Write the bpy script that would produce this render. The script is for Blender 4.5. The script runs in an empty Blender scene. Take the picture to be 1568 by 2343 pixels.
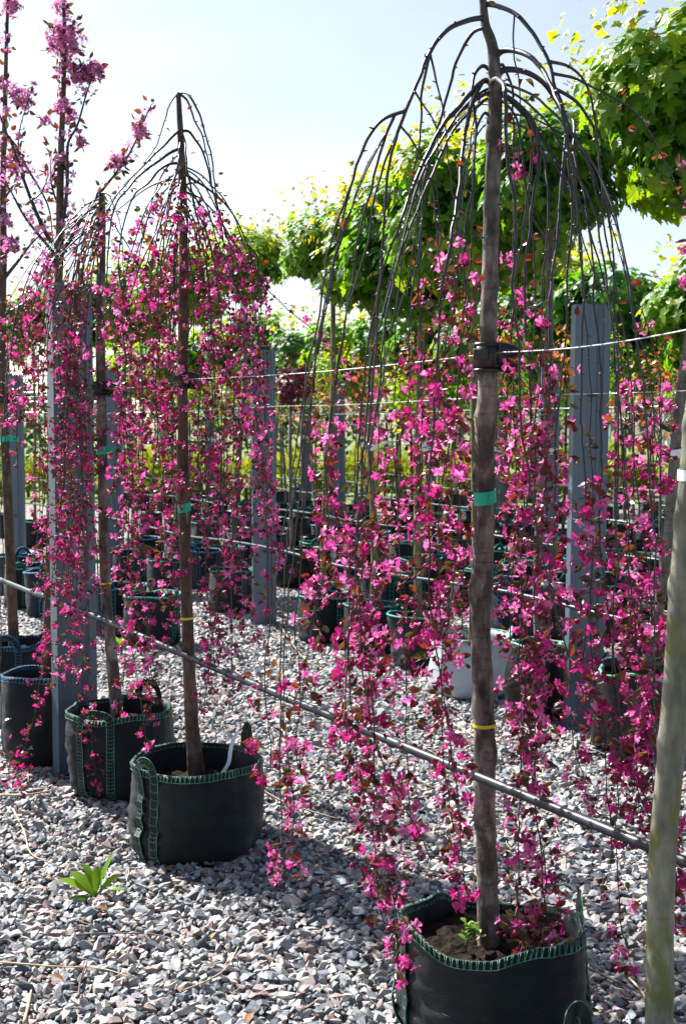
import bpy, bmesh, math, random
import numpy as np
from mathutils import Vector, Matrix, noise

random.seed(11)
rng = np.random.default_rng(11)
PI = math.pi
SC = bpy.context.scene
COL = SC.collection

# ------------------------------------------------------------------ camera
F_PX, CX, CY, HZ = 2800.0, 784.0, 1171.0, 990.0      # focal length and centre in a 1568 x 2342 measure of the photo
CAM_H = 1.6
PITCH = math.atan((CY - HZ) / F_PX)
cam_data = bpy.data.cameras.new('camera')
cam = bpy.data.objects.new('camera', cam_data)
COL.objects.link(cam)
cam.location = (0, 0, CAM_H)
cam.rotation_euler = (PI / 2 - PITCH, 0, 0)
cam_data.sensor_fit = 'VERTICAL'
cam_data.sensor_height = 36.0
cam_data.lens = F_PX / 2342.0 * 36.0
cam_data.clip_start = 0.05
cam_data.clip_end = 800
cam_data.dof.use_dof = True
cam_data.dof.focus_distance = 3.7
cam_data.dof.aperture_fstop = 8.0
SC.camera = cam

# ------------------------------------------------------------------ light
SUN_EL = math.radians(46)
SUN_AZ = math.atan2(-0.70, 0.71)                      # from +Y, towards -X: the sun stands behind and to one side
sun_dir = Vector((math.sin(SUN_AZ) * math.cos(SUN_EL), math.cos(SUN_AZ) * math.cos(SUN_EL), math.sin(SUN_EL)))
world = bpy.data.worlds.new('World')
SC.world = world
world.use_nodes = True
wn = world.node_tree
sky_node = wn.nodes.new('ShaderNodeTexSky')
sky_node.sky_type = 'NISHITA'
sky_node.sun_disc = False
sky_node.sun_elevation = SUN_EL
sky_node.sun_rotation = SUN_AZ
sky_node.air_density = 1.0
sky_node.dust_density = 1.6
sky_node.ozone_density = 1.0
wn.nodes['Background'].inputs['Strength'].default_value = 0.061
# thin high cirrus: faint streaks of paler air over the whole dome
w_tc = wn.nodes.new('ShaderNodeTexCoord')
w_map = wn.nodes.new('ShaderNodeMapping')
w_map.inputs['Scale'].default_value = (1.2, 2.4, 5.0)
w_map.inputs['Rotation'].default_value = (0.2, 0.3, 0.5)
w_noise = wn.nodes.new('ShaderNodeTexNoise')
w_noise.inputs['Scale'].default_value = 1.6
w_noise.inputs['Detail'].default_value = 6.0
w_noise.inputs['Roughness'].default_value = 0.55
w_ramp = wn.nodes.new('ShaderNodeValToRGB')
w_ramp.color_ramp.elements[0].position = 0.40
w_ramp.color_ramp.elements[1].position = 0.75
w_ramp.color_ramp.elements[1].color = (0.5, 0.5, 0.5, 1)
w_mix = wn.nodes.new('ShaderNodeMix')
w_mix.data_type = 'RGBA'
w_bw = wn.nodes.new('ShaderNodeRGBToBW')
w_gain = wn.nodes.new('ShaderNodeMath')
w_gain.operation = 'MULTIPLY'
w_gain.inputs[1].default_value = 1.25
wn.links.new(w_tc.outputs['Generated'], w_map.inputs['Vector'])
wn.links.new(w_map.outputs[0], w_noise.inputs['Vector'])
wn.links.new(w_noise.outputs['Fac'], w_ramp.inputs[0])
wn.links.new(w_ramp.outputs[0], w_mix.inputs['Factor'])
wn.links.new(sky_node.outputs[0], w_bw.inputs[0])
wn.links.new(w_bw.outputs[0], w_gain.inputs[0])
wn.links.new(sky_node.outputs[0], w_mix.inputs['A'])
wn.links.new(w_gain.outputs[0], w_mix.inputs['B'])
wn.links.new(w_mix.outputs['Result'], wn.nodes['Background'].inputs['Color'])
sun_data = bpy.data.lights.new('sun', 'SUN')
sun_data.energy = 4.8
sun_data.angle = math.radians(0.53)
sun_data.color = (1.0, 0.975, 0.94)
sun = bpy.data.objects.new('sun', sun_data)
COL.objects.link(sun)
sun.location = (0, 0, 12)
sun.rotation_euler = (-sun_dir).to_track_quat('-Z', 'Y').to_euler()
SC.view_settings.view_transform = 'Standard'
SC.view_settings.look = 'None'
SC.view_settings.gamma = 1.0
SC.view_settings.use_curve_mapping = False
SC.view_settings.exposure = 1.72
SC.render.engine = 'CYCLES'
SC.cycles.use_denoising = True
SC.cycles.max_bounces = 6
SC.cycles.diffuse_bounces = 3
SC.cycles.transmission_bounces = 3
SC.cycles.use_adaptive_sampling = True
SC.cycles.adaptive_threshold = 0.02


# ------------------------------------------------------------------ measuring: a sight line of the photo to a place on the site
def ray(px, py):
    rx, ry = (px - CX) / F_PX, (CY - py) / F_PX
    return Vector((rx, math.cos(PITCH) + ry * math.sin(PITCH), -math.sin(PITCH) + ry * math.cos(PITCH)))


def at(px, py, d):
    v = ray(px, py)
    return Vector((0, 0, CAM_H)) + v * (d / v.y)


def at_z(px, py, z):
    v = ray(px, py)
    return Vector((0, 0, CAM_H)) + v * ((z - CAM_H) / v.z)


# ------------------------------------------------------------------ materials
def new_mat(name):
    m = bpy.data.materials.new(name)
    m.use_nodes = True
    nt = m.node_tree
    return m, nt, nt.nodes['Principled BSDF'], nt.nodes['Material Output']


def N(nt, kind, **kw):
    n = nt.nodes.new(kind)
    for k, v in kw.items():
        if k.startswith('i_'):
            n.inputs[k[2:].replace('_', ' ')].default_value = v
        else:
            setattr(n, k, v)
    return n


def ramp(nt, stops):
    r = nt.nodes.new('ShaderNodeValToRGB')
    e = r.color_ramp.elements
    while len(e) < len(stops):
        e.new(0.5)
    for k, (p, c) in enumerate(stops):
        e[k].position = p
        e[k].color = (*c, 1) if len(c) == 3 else c
    return r


def coords(nt, scale=(1, 1, 1)):
    tc = N(nt, 'ShaderNodeTexCoord')
    mp = N(nt, 'ShaderNodeMapping')
    mp.inputs['Scale'].default_value = scale
    nt.links.new(tc.outputs['Object'], mp.inputs['Vector'])
    return mp.outputs[0]


def noise_tex(nt, vec, scale, detail=4.0, rough=0.6):
    n = N(nt, 'ShaderNodeTexNoise')
    n.inputs['Scale'].default_value = scale
    n.inputs['Detail'].default_value = detail
    n.inputs['Roughness'].default_value = rough
    if vec is not None:
        nt.links.new(vec, n.inputs['Vector'])
    return n


def add_bump(nt, bsdf, height, strength=0.4, dist=0.01):
    b = N(nt, 'ShaderNodeBump')
    b.inputs['Strength'].default_value = strength
    b.inputs['Distance'].default_value = dist
    nt.links.new(height, b.inputs['Height'])
    nt.links.new(b.outputs[0], bsdf.inputs['Normal'])


def noisy_mat(name, c0, c1, scale=8.0, rough=0.7, stretch=(1, 1, 1), bump=0.3, bdist=0.004, lo=0.35, hi=0.65, spec=0.3, metal=0.0, detail=5.0):
    m, nt, b, o = new_mat(name)
    v = coords(nt, stretch)
    n = noise_tex(nt, v, scale, detail)
    r = ramp(nt, [(lo, c0), (hi, c1)])
    nt.links.new(n.outputs['Fac'], r.inputs[0])
    nt.links.new(r.outputs[0], b.inputs['Base Color'])
    b.inputs['Roughness'].default_value = rough
    b.inputs['Specular IOR Level'].default_value = spec
    b.inputs['Metallic'].default_value = metal
    if bump:
        add_bump(nt, b, n.outputs['Fac'], bump, bdist)
    return m


def tinted(nt, stops):
    """colour ramp driven by the per-piece tint plus the object's own random number"""
    a = N(nt, 'ShaderNodeAttribute', attribute_name='tint')
    oi = N(nt, 'ShaderNodeObjectInfo')
    s = N(nt, 'ShaderNodeMath', operation='MULTIPLY')
    s.inputs[1].default_value = 0.35
    nt.links.new(oi.outputs['Random'], s.inputs[0])
    ad = N(nt, 'ShaderNodeMath', operation='ADD')
    nt.links.new(a.outputs['Fac'], ad.inputs[0])
    nt.links.new(s.outputs[0], ad.inputs[1])
    fr = N(nt, 'ShaderNodeMath', operation='PINGPONG')
    fr.inputs[1].default_value = 1.0
    nt.links.new(ad.outputs[0], fr.inputs[0])
    r = ramp(nt, stops)
    nt.links.new(fr.outputs[0], r.inputs[0])
    return r.outputs[0]


def leafy_mat(name, stops, trans_gain=(1.6, 1.5, 0.8), trans=0.45, rough=0.45, spec=0.4):
    m, nt, b, o = new_mat(name)
    c = tinted(nt, stops)
    nt.links.new(c, b.inputs['Base Color'])
    b.inputs['Roughness'].default_value = rough
    b.inputs['Specular IOR Level'].default_value = spec
    t = N(nt, 'ShaderNodeBsdfTranslucent')
    mul = N(nt, 'ShaderNodeMix', data_type='RGBA', blend_type='MULTIPLY')
    mul.inputs['Factor'].default_value = 1.0
    mul.inputs['B'].default_value = (*trans_gain, 1)
    nt.links.new(c, mul.inputs['A'])
    nt.links.new(mul.outputs['Result'], t.inputs['Color'])
    mx = N(nt, 'ShaderNodeMixShader')
    mx.inputs[0].default_value = trans
    nt.links.new(b.outputs[0], mx.inputs[1])
    nt.links.new(t.outputs[0], mx.inputs[2])
    nt.links.new(mx.outputs[0], o.inputs['Surface'])
    return m


def plain(name, c, rough=0.5, spec=0.4, metal=0.0):
    m, nt, b, o = new_mat(name)
    b.inputs['Base Color'].default_value = (*c, 1)
    b.inputs['Roughness'].default_value = rough
    b.inputs['Specular IOR Level'].default_value = spec
    b.inputs['Metallic'].default_value = metal
    return m


def bark_mat(name, c0, c1, c2, rings=True, moss=None):
    m, nt, b, o = new_mat(name)
    v = coords(nt, (1, 1, 0.35))
    n = noise_tex(nt, v, 26, 6)
    r = ramp(nt, [(0.36, c0), (0.5, c1), (0.66, c2)])
    nt.links.new(n.outputs['Fac'], r.inputs[0])
    col = r.outputs[0]
    v2 = coords(nt, (1, 1, 5))
    n2 = noise_tex(nt, v2, 14, 3)
    if rings:
        r2 = ramp(nt, [(0.56, (1, 1, 1)), (0.66, (0.55, 0.5, 0.5))])
        nt.links.new(n2.outputs['Fac'], r2.inputs[0])
        mu = N(nt, 'ShaderNodeMix', data_type='RGBA', blend_type='MULTIPLY')
        mu.inputs['Factor'].default_value = 0.8
        nt.links.new(col, mu.inputs['A'])
        nt.links.new(r2.outputs[0], mu.inputs['B'])
        col = mu.outputs['Result']
    n3 = noise_tex(nt, coords(nt, (1, 1, 0.6)), 17, 5)
    if moss:
        r3 = ramp(nt, [(0.50, (0, 0, 0)), (0.60, (0.85, 0.85, 0.85))])
        nt.links.new(n3.outputs['Fac'], r3.inputs[0])
        mu = N(nt, 'ShaderNodeMix', data_type='RGBA')
        nt.links.new(r3.outputs[0], mu.inputs['Factor'])
        nt.links.new(col, mu.inputs['A'])
        mu.inputs['B'].default_value = (*moss, 1)
        col = mu.outputs['Result']
    nt.links.new(col, b.inputs['Base Color'])
    b.inputs['Roughness'].default_value = 0.62
    b.inputs['Specular IOR Level'].default_value = 0.35
    add_bump(nt, b, n.outputs['Fac'], 0.9, 0.006)
    return m


M = {}
M['bark'] = bark_mat('crabapple_bark', (0.022, 0.018, 0.017), (0.13, 0.104, 0.088), (0.27, 0.23, 0.20), True, (0.035, 0.031, 0.024))
M['bark_brown'] = bark_mat('brown_bark', (0.03, 0.017, 0.012), (0.075, 0.042, 0.028), (0.13, 0.085, 0.065))
M['bark_pale'] = bark_mat('pale_bark', (0.10, 0.10, 0.075), (0.17, 0.165, 0.125), (0.25, 0.24, 0.19), False, (0.12, 0.13, 0.03))
M['bark_green'] = bark_mat('green_bark', (0.06, 0.065, 0.018), (0.12, 0.125, 0.04), (0.19, 0.19, 0.08), True, (0.11, 0.10, 0.07))
M['bark_grey'] = bark_mat('grey_bark', (0.045, 0.04, 0.033), (0.105, 0.095, 0.075), (0.18, 0.165, 0.14))
M['twig'] = noisy_mat('dark_twig', (0.009, 0.007, 0.010), (0.028, 0.022, 0.026), 30, 0.4, bump=0.3, spec=0.5)
M['twig_red'] = noisy_mat('red_brown_twig', (0.05, 0.025, 0.022), (0.11, 0.07, 0.06), 30, 0.5)
PINK = [(0.0, (0.21, 0.003, 0.050)), (0.35, (0.37, 0.011, 0.140)), (0.7, (0.54, 0.058, 0.285)), (1.0, (0.74, 0.25, 0.51))]
M['petal'] = leafy_mat('petal', PINK, (1.3, 0.9, 1.15), 0.42, 0.5, 0.3)
M['bud'] = leafy_mat('bud', [(0.0, (0.10, 0.001, 0.013)), (0.6, (0.22, 0.003, 0.035)), (1.0, (0.34, 0.012, 0.085))], (1.2, 0.6, 0.9), 0.22, 0.42, 0.4)
M['stalk'] = plain('flower_stalk', (0.16, 0.035, 0.035), 0.5)
M['stamen'] = plain('stamen', (0.75, 0.42, 0.30), 0.6)
M['petal_lilac'] = leafy_mat('lilac_petal', [(0.0, (0.46, 0.11, 0.28)), (0.5, (0.60, 0.26, 0.45)), (1.0, (0.70, 0.44, 0.60))], (1.15, 0.85, 1.1), 0.45, 0.5, 0.25)
M['leaf_bronze'] = leafy_mat('bronze_leaf', [(0.0, (0.015, 0.028, 0.012)), (0.35, (0.035, 0.035, 0.013)), (0.62, (0.060, 0.034, 0.012)), (0.85, (0.115, 0.035, 0.010)), (1.0, (0.095, 0.010, 0.012))], (2.2, 1.7, 0.7), 0.38, 0.30, 0.6)
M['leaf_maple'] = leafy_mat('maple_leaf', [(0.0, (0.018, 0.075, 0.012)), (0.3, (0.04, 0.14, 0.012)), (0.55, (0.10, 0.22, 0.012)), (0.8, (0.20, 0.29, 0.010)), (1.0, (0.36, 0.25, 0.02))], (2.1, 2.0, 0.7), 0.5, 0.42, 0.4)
M['leaf_red'] = leafy_mat('red_leaf', [(0.0, (0.10, 0.03, 0.025)), (0.5, (0.26, 0.06, 0.02)), (1.0, (0.36, 0.13, 0.03))], (1.6, 1.3, 0.8), 0.45)
M['leaf_purple'] = leafy_mat('purple_leaf', [(0.0, (0.03, 0.008, 0.02)), (1.0, (0.12, 0.015, 0.03))], (1.6, 1.0, 1.0), 0.35)
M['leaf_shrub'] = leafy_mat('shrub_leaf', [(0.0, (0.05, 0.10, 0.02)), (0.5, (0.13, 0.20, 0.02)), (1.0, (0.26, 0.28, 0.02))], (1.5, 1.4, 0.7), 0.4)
M['leaf_fresh'] = leafy_mat('fresh_leaf', [(0.0, (0.10, 0.22, 0.015)), (1.0, (0.22, 0.33, 0.02))], (1.7, 1.5, 0.5), 0.4, 0.4)
M['leaf_far'] = leafy_mat('far_leaf', [(0.0, (0.03, 0.07, 0.04)), (1.0, (0.08, 0.13, 0.06))], (1.4, 1.4, 1.0), 0.35)
M['moss'] = noisy_mat('moss', (0.10, 0.12, 0.01), (0.28, 0.27, 0.02), 60, 0.95, bump=0.8, bdist=0.01)
M['soil'] = noisy_mat('soil', (0.004, 0.003, 0.0022), (0.024, 0.017, 0.011), 40, 0.95, bump=1.0, bdist=0.012, spec=0.1)
M['metal_post'] = noisy_mat('zinc_steel', (0.07, 0.10, 0.14), (0.125, 0.162, 0.21), 5.0, 0.42, (1, 1, 0.10), 0.08, 0.002, spec=0.5, metal=0.25)
M['wire'] = plain('steel_wire', (0.40, 0.44, 0.47), 0.35, 0.5, 0.6)
M['pipe'] = noisy_mat('pe_pipe', (0.008, 0.011, 0.018), (0.022, 0.029, 0.042), 20, 0.4, (1, 1, 1), 0.2, 0.001, spec=0.35)
M['black_plastic'] = plain('black_plastic', (0.012, 0.012, 0.014), 0.28, 0.5)
M['tag_green'] = plain('green_tape', (0.01, 0.42, 0.27), 0.45)
M['tag_white'] = noisy_mat('white_tape', (0.62, 0.65, 0.68), (0.8, 0.82, 0.84), 20, 0.5, bump=0.1)
M['tag_yellow'] = plain('yellow_band', (0.62, 0.50, 0.03), 0.5)
M['stitch'] = noisy_mat('green_thread', (0.015, 0.16, 0.10), (0.16, 0.34, 0.22), 25, 0.6, bump=0.0)
M['stitch_teal'] = noisy_mat('teal_thread', (0.005, 0.14, 0.11), (0.012, 0.26, 0.20), 25, 0.6, bump=0.0)
M['stitch_blue'] = noisy_mat('blue_thread', (0.01, 0.09, 0.20), (0.05, 0.20, 0.34), 25, 0.6, bump=0.0)
M['straw'] = noisy_mat('straw', (0.30, 0.21, 0.12), (0.52, 0.42, 0.28), 20, 0.8)
M['dead_leaf'] = noisy_mat('dead_leaf', (0.12, 0.05, 0.02), (0.25, 0.12, 0.05), 20, 0.7)
M['frame_far'] = plain('greenhouse_frame', (0.5, 0.55, 0.58), 0.4, 0.5, 0.3)


def woven_mat(name, c0, c1, sheen=0.15, rough=0.48, scale=420):
    m, nt, b, o = new_mat(name)
    v = coords(nt)
    n = noise_tex(nt, v, 7, 5)
    r = ramp(nt, [(0.35, c0), (0.7, c1)])
    nt.links.new(n.outputs['Fac'], r.inputs[0])
    nt.links.new(r.outputs[0], b.inputs['Base Color'])
    b.inputs['Roughness'].default_value = rough
    b.inputs['Specular IOR Level'].default_value = 0.22
    b.inputs['Sheen Weight'].default_value = sheen
    b.inputs['Sheen Roughness'].default_value = 0.5
    w1 = N(nt, 'ShaderNodeTexWave', wave_type='BANDS', bands_direction='Z')
    w1.inputs['Scale'].default_value = scale * 0.16
    w1.inputs['Distortion'].default_value = 1.0
    nt.links.new(v, w1.inputs['Vector'])
    n2 = noise_tex(nt, coords(nt, (1, 1, 3.5)), 60, 4)
    ad = N(nt, 'ShaderNodeMath', operation='ADD')
    nt.links.new(w1.outputs['Fac'], ad.inputs[0])
    nt.links.new(n2.outputs['Fac'], ad.inputs[1])
    add_bump(nt, b, ad.outputs[0], 0.6, 0.002)
    return m


M['bag'] = woven_mat('woven_bag', (0.0035, 0.0065, 0.0075), (0.009, 0.0145, 0.016), 0.04)
M['bag_blue'] = woven_mat('woven_bag_blue', (0.003, 0.007, 0.013), (0.007, 0.014, 0.022), 0.04)
M['bag_white'] = woven_mat('woven_bag_white', (0.36, 0.40, 0.44), (0.50, 0.54, 0.58), 0.0, 0.6)
M['pot_black'] = noisy_mat('black_pot', (0.003, 0.0035, 0.004), (0.008, 0.009, 0.010), 10, 0.35, bump=0.1)


def stone_mat():
    m, nt, b, o = new_mat('granite_chips')
    a = N(nt, 'ShaderNodeAttribute', attribute_name='tint')
    r = ramp(nt, [(0.0, (0.06, 0.07, 0.082)), (0.22, (0.120, 0.142, 0.162)), (0.45, (0.235, 0.252, 0.265)), (0.66, (0.385, 0.372, 0.340)), (0.78, (0.30, 0.24, 0.21)), (0.90, (0.20, 0.135, 0.13)), (1.0, (0.47, 0.465, 0.44))])
    nt.links.new(a.outputs['Fac'], r.inputs[0])
    n = noise_tex(nt, coords(nt), 160, 3)
    r2 = ramp(nt, [(0.35, (0.72, 0.72, 0.74)), (0.65, (1.12, 1.1, 1.08))])
    nt.links.new(n.outputs['Fac'], r2.inputs[0])
    mu = N(nt, 'ShaderNodeMix', data_type='RGBA', blend_type='MULTIPLY')
    mu.inputs['Factor'].default_value = 1.0
    nt.links.new(r.outputs[0], mu.inputs['A'])
    nt.links.new(r2.outputs[0], mu.inputs['B'])
    nt.links.new(mu.outputs['Result'], b.inputs['Base Color'])
    b.inputs['Roughness'].default_value = 0.6
    b.inputs['Specular IOR Level'].default_value = 0.35
    add_bump(nt, b, n.outputs['Fac'], 0.35, 0.004)
    return m


M['stone'] = stone_mat()


def ground_mat():
    m, nt, b, o = new_mat('gravel_ground')
    v = coords(nt)
    vo = N(nt, 'ShaderNodeTexVoronoi')
    vo.inputs['Scale'].default_value = 26
    nt.links.new(v, vo.inputs['Vector'])
    sep = N(nt, 'ShaderNodeSeparateColor')
    nt.links.new(vo.outputs['Color'], sep.inputs[0])
    r = ramp(nt, [(0.0, (0.07, 0.07, 0.07)), (0.4, (0.15, 0.147, 0.14)), (0.75, (0.22, 0.20, 0.175)), (1.0, (0.30, 0.285, 0.26))])
    nt.links.new(sep.outputs[0], r.inputs[0])
    n = noise_tex(nt, v, 1.3, 5)
    r2 = ramp(nt, [(0.4, (0.8, 0.8, 0.8)), (0.65, (1.1, 1.0, 0.85))])
    nt.links.new(n.outputs['Fac'], r2.inputs[0])
    mu = N(nt, 'ShaderNodeMix', data_type='RGBA', blend_type='MULTIPLY')
    mu.inputs['Factor'].default_value = 1.0
    nt.links.new(r.outputs[0], mu.inputs['A'])
    nt.links.new(r2.outputs[0], mu.inputs['B'])
    nt.links.new(mu.outputs['Result'], b.inputs['Base Color'])
    b.inputs['Roughness'].default_value = 0.85
    inv = N(nt, 'ShaderNodeMath', operation='MULTIPLY')
    inv.inputs[1].default_value = -1
    nt.links.new(vo.outputs['Distance'], inv.inputs[0])
    add_bump(nt, b, inv.outputs[0], 0.9, 0.03)
    return m


M['ground'] = ground_mat()
M['grass'] = noisy_mat('far_grass', (0.06, 0.10, 0.02), (0.14, 0.17, 0.03), 4, 0.9, bump=0.6, bdist=0.05)


# ------------------------------------------------------------------ mesh helpers
KIDS = {}


def link(name, me, parent=None, mats=None):
    o = bpy.data.objects.new(name, me)
    COL.objects.link(o)
    if parent is not None:
        o.parent = parent
        KIDS.setdefault(parent.name, []).append(o)
    if mats and me is not None:
        for m in (mats if isinstance(mats, (list, tuple)) else [mats]):
            me.materials.append(m)
    return o


def tag(o, label=None, cat=None, group=None, kind=None):
    if label: o['label'] = label
    if cat: o['category'] = cat
    if group: o['group'] = group
    if kind: o['kind'] = kind
    return o


def empty(name, loc, rz=0.0):
    o = bpy.data.objects.new(name, None)
    COL.objects.link(o)
    o.empty_display_size = 0.1
    o.location = loc
    o.rotation_euler = (0, 0, rz)
    return o


def copy_tree(o, parent=None):
    c = o.copy()
    COL.objects.link(c)
    c.parent = parent
    for ch in KIDS.get(o.name, []):
        copy_tree(ch, c)
    return c


class MB:
    """collects pieces of one mesh"""
    def __init__(s):
        s.v, s.f, s.mi, s.sm = [], [], [], []

    def add(s, vs, fs, mi=0, smooth=True):
        k = len(s.v)
        s.v.extend([tuple(p) for p in vs])
        for f in fs:
            s.f.append([i + k for i in f])
            s.mi.append(mi)
            s.sm.append(smooth)

    def tube(s, pts, rad, n=8, mi=0, cap=True, smooth=True):
        pts = [Vector(p) for p in pts]
        m = len(pts)
        if not hasattr(rad, '__len__'):
            rad = [rad] * m
        t0 = (pts[1] - pts[0]).normalized()
        u = t0.orthogonal().normalized()
        vs, fs = [], []
        for i in range(m):
            t = (pts[min(i + 1, m - 1)] - pts[max(i - 1, 0)])
            t = t.normalized() if t.length > 1e-9 else t0
            u = (u - t * u.dot(t))
            u = u.normalized() if u.length > 1e-6 else t.orthogonal().normalized()
            w = t.cross(u)
            for k in range(n):
                a = 2 * PI * k / n
                vs.append(pts[i] + (u * math.cos(a) + w * math.sin(a)) * rad[i])
        for i in range(m - 1):
            for k in range(n):
                a, b = i * n + k, i * n + (k + 1) % n
                fs.append((a, b, b + n, a + n))
        if cap:
            fs.append(tuple(range(n - 1, -1, -1)))
            fs.append(tuple(range((m - 1) * n, m * n)))
        s.add(vs, fs, mi, smooth)

    def box(s, c, size, rot=None, mi=0):
        c = Vector(c)
        vs = []
        for x in (-.5, .5):
            for y in (-.5, .5):
                for z in (-.5, .5):
                    p = Vector((x * size[0], y * size[1], z * size[2]))
                    vs.append(c + (rot @ p if rot is not None else p))
        s.add(vs, [(0, 1, 3, 2), (4, 6, 7, 5), (0, 4, 5, 1), (2, 3, 7, 6), (0, 2, 6, 4), (1, 5, 7, 3)], mi, False)

    def ribbon(s, pts, sides, half, thick, nrm, mi=0):
        """flat band: pts centre line, sides = width direction per point, nrm = outward per point"""
        vs, fs = [], []
        for p, w, n in zip(pts, sides, nrm):
            for a, b in ((-1, 0), (1, 0), (1, 1), (-1, 1)):
                vs.append(Vector(p) + Vector(w) * (half * a) + Vector(n) * (thick * b))
        m = len(pts)
        for i in range(m - 1):
            for k in range(4):
                a, b = i * 4 + k, i * 4 + (k + 1) % 4
                fs.append((a, b, b + 4, a + 4))
        fs.append((3, 2, 1, 0))
        fs.append(tuple(range((m - 1) * 4, m * 4)))
        s.add(vs, fs, mi, False)

    def build(s, name, mats, parent=None):
        me = bpy.data.meshes.new(name)
        me.from_pydata(s.v, [], s.f)
        o = link(name, me, parent, mats)
        me.polygons.foreach_set('material_index', s.mi)
        me.polygons.foreach_set('use_smooth', s.sm)
        me.update()
        return o


def np_mesh(name, V, T, mi=None, tint=None, smooth=False, mats=None, parent=None):
    """object from numpy triangles"""
    me = bpy.data.meshes.new(name)
    nv, nt_ = len(V), len(T)
    me.vertices.add(nv)
    me.vertices.foreach_set('co', np.ascontiguousarray(V, dtype=np.float32).ravel())
    me.loops.add(nt_ * 3)
    me.loops.foreach_set('vertex_index', np.ascontiguousarray(T, dtype=np.int32).ravel())
    me.polygons.add(nt_)
    me.polygons.foreach_set('loop_start', np.arange(0, nt_ * 3, 3, dtype=np.int32))
    if mi is not None:
        me.polygons.foreach_set('material_index', np.ascontiguousarray(mi, dtype=np.int32))
    me.polygons.foreach_set('use_smooth', np.full(nt_, smooth, dtype=bool))
    if tint is not None:
        at_ = me.attributes.new('tint', 'FLOAT', 'POINT')
        at_.data.foreach_set('value', np.ascontiguousarray(tint, dtype=np.float32))
    me.update(calc_edges=True)
    return link(name, me, parent, mats)


def merge(protos, which, mats4, tints):
    """copies of small triangle meshes baked into one: protos = [(V, T, mi)], mats4 (n,4,4)"""
    Vs, Ts, Ms, Ks, off = [], [], [], [], 0
    which = np.asarray(which)
    mats4 = np.asarray(mats4, dtype=np.float32).reshape(-1, 4, 4)
    tints = np.asarray(tints, dtype=np.float32)
    for p, (V, T, mi, *own) in enumerate(protos):
        sel = np.nonzero(which == p)[0]
        if len(sel) == 0:
            continue
        A = mats4[sel]
        P = np.einsum('nij,vj->nvi', A[:, :3, :3], V) + A[:, None, :3, 3]
        n, nv = len(sel), len(V)
        Vs.append(P.reshape(-1, 3))
        Ts.append((T[None] + (np.arange(n) * nv)[:, None, None] + off).reshape(-1, 3))
        Ms.append(np.tile(mi, n))
        Ks.append(np.repeat(tints[sel], nv) if not own else np.clip(tints[sel][:, None] * 0.8 + own[0][None, :], 0, 1).reshape(-1))
        off += n * nv
    return np.concatenate(Vs), np.concatenate(Ts), np.concatenate(Ms), np.concatenate(Ks)


def frame(z, pos, scale, roll=0.0, up=None):
    """matrix whose +Z points along z"""
    z = Vector(z).normalized()
    x = z.orthogonal().normalized() if up is None else (Vector(up) - z * Vector(up).dot(z))
    if x.length < 1e-5:
        x = z.orthogonal()
    x.normalize()
    y = z.cross(x)
    if roll:
        c, s_ = math.cos(roll), math.sin(roll)
        x, y = x * c + y * s_, y * c - x * s_
    return np.array([[x.x * scale, y.x * scale, z.x * scale, pos[0]], [x.y * scale, y.y * scale, z.y * scale, pos[1]], [x.z * scale, y.z * scale, z.z * scale, pos[2]], [0, 0, 0, 1]], dtype=np.float32)


def smooth_line(pts, per=6):
    """Catmull-Rom through pts (Vectors)"""
    P = [pts[0] * 2 - pts[1]] + list(pts) + [pts[-1] * 2 - pts[-2]]
    out = []
    for i in range(1, len(P) - 2):
        a, b, c, d = P[i - 1], P[i], P[i + 1], P[i + 2]
        for k in range(per):
            t = k / per
            out.append(0.5 * ((2 * b) + (c - a) * t + (2 * a - 5 * b + 4 * c - d) * t * t + (3 * b - a - 3 * c + d) * t ** 3))
    out.append(P[-2].copy())
    return out


def rv(s=1.0):
    return Vector((random.uniform(-s, s), random.uniform(-s, s), random.uniform(-s, s)))


# ------------------------------------------------------------------ small prototypes: flower, bud, leaf, maple leaf, stone
def tri(mb_v, mb_f):
    T, mi = [], []
    for f, m in mb_f:
        for k in range(1, len(f) - 1):
            T.append((f[0], f[k], f[k + 1])); mi.append(m)
    return np.array(mb_v, dtype=np.float32), np.array(T, dtype=np.int32), np.array(mi, dtype=np.int32)


def stalk(v, f, length, m, r=0.045, bend=0.18):
    """thin three-sided stalk from z=-length up to 0"""
    k0 = len(v)
    for j, t in enumerate((0.0, 0.55, 1.0)):
        for k in range(3):
            a = 2 * PI * k / 3
            v.append((math.cos(a) * r + bend * math.sin(PI * t), math.sin(a) * r, -length + length * t))
    for j in range(2):
        for k in range(3):
            a, b = k0 + j * 3 + k, k0 + j * 3 + (k + 1) % 3
            f.append(((a, b, b + 3, a + 3), m))


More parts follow.
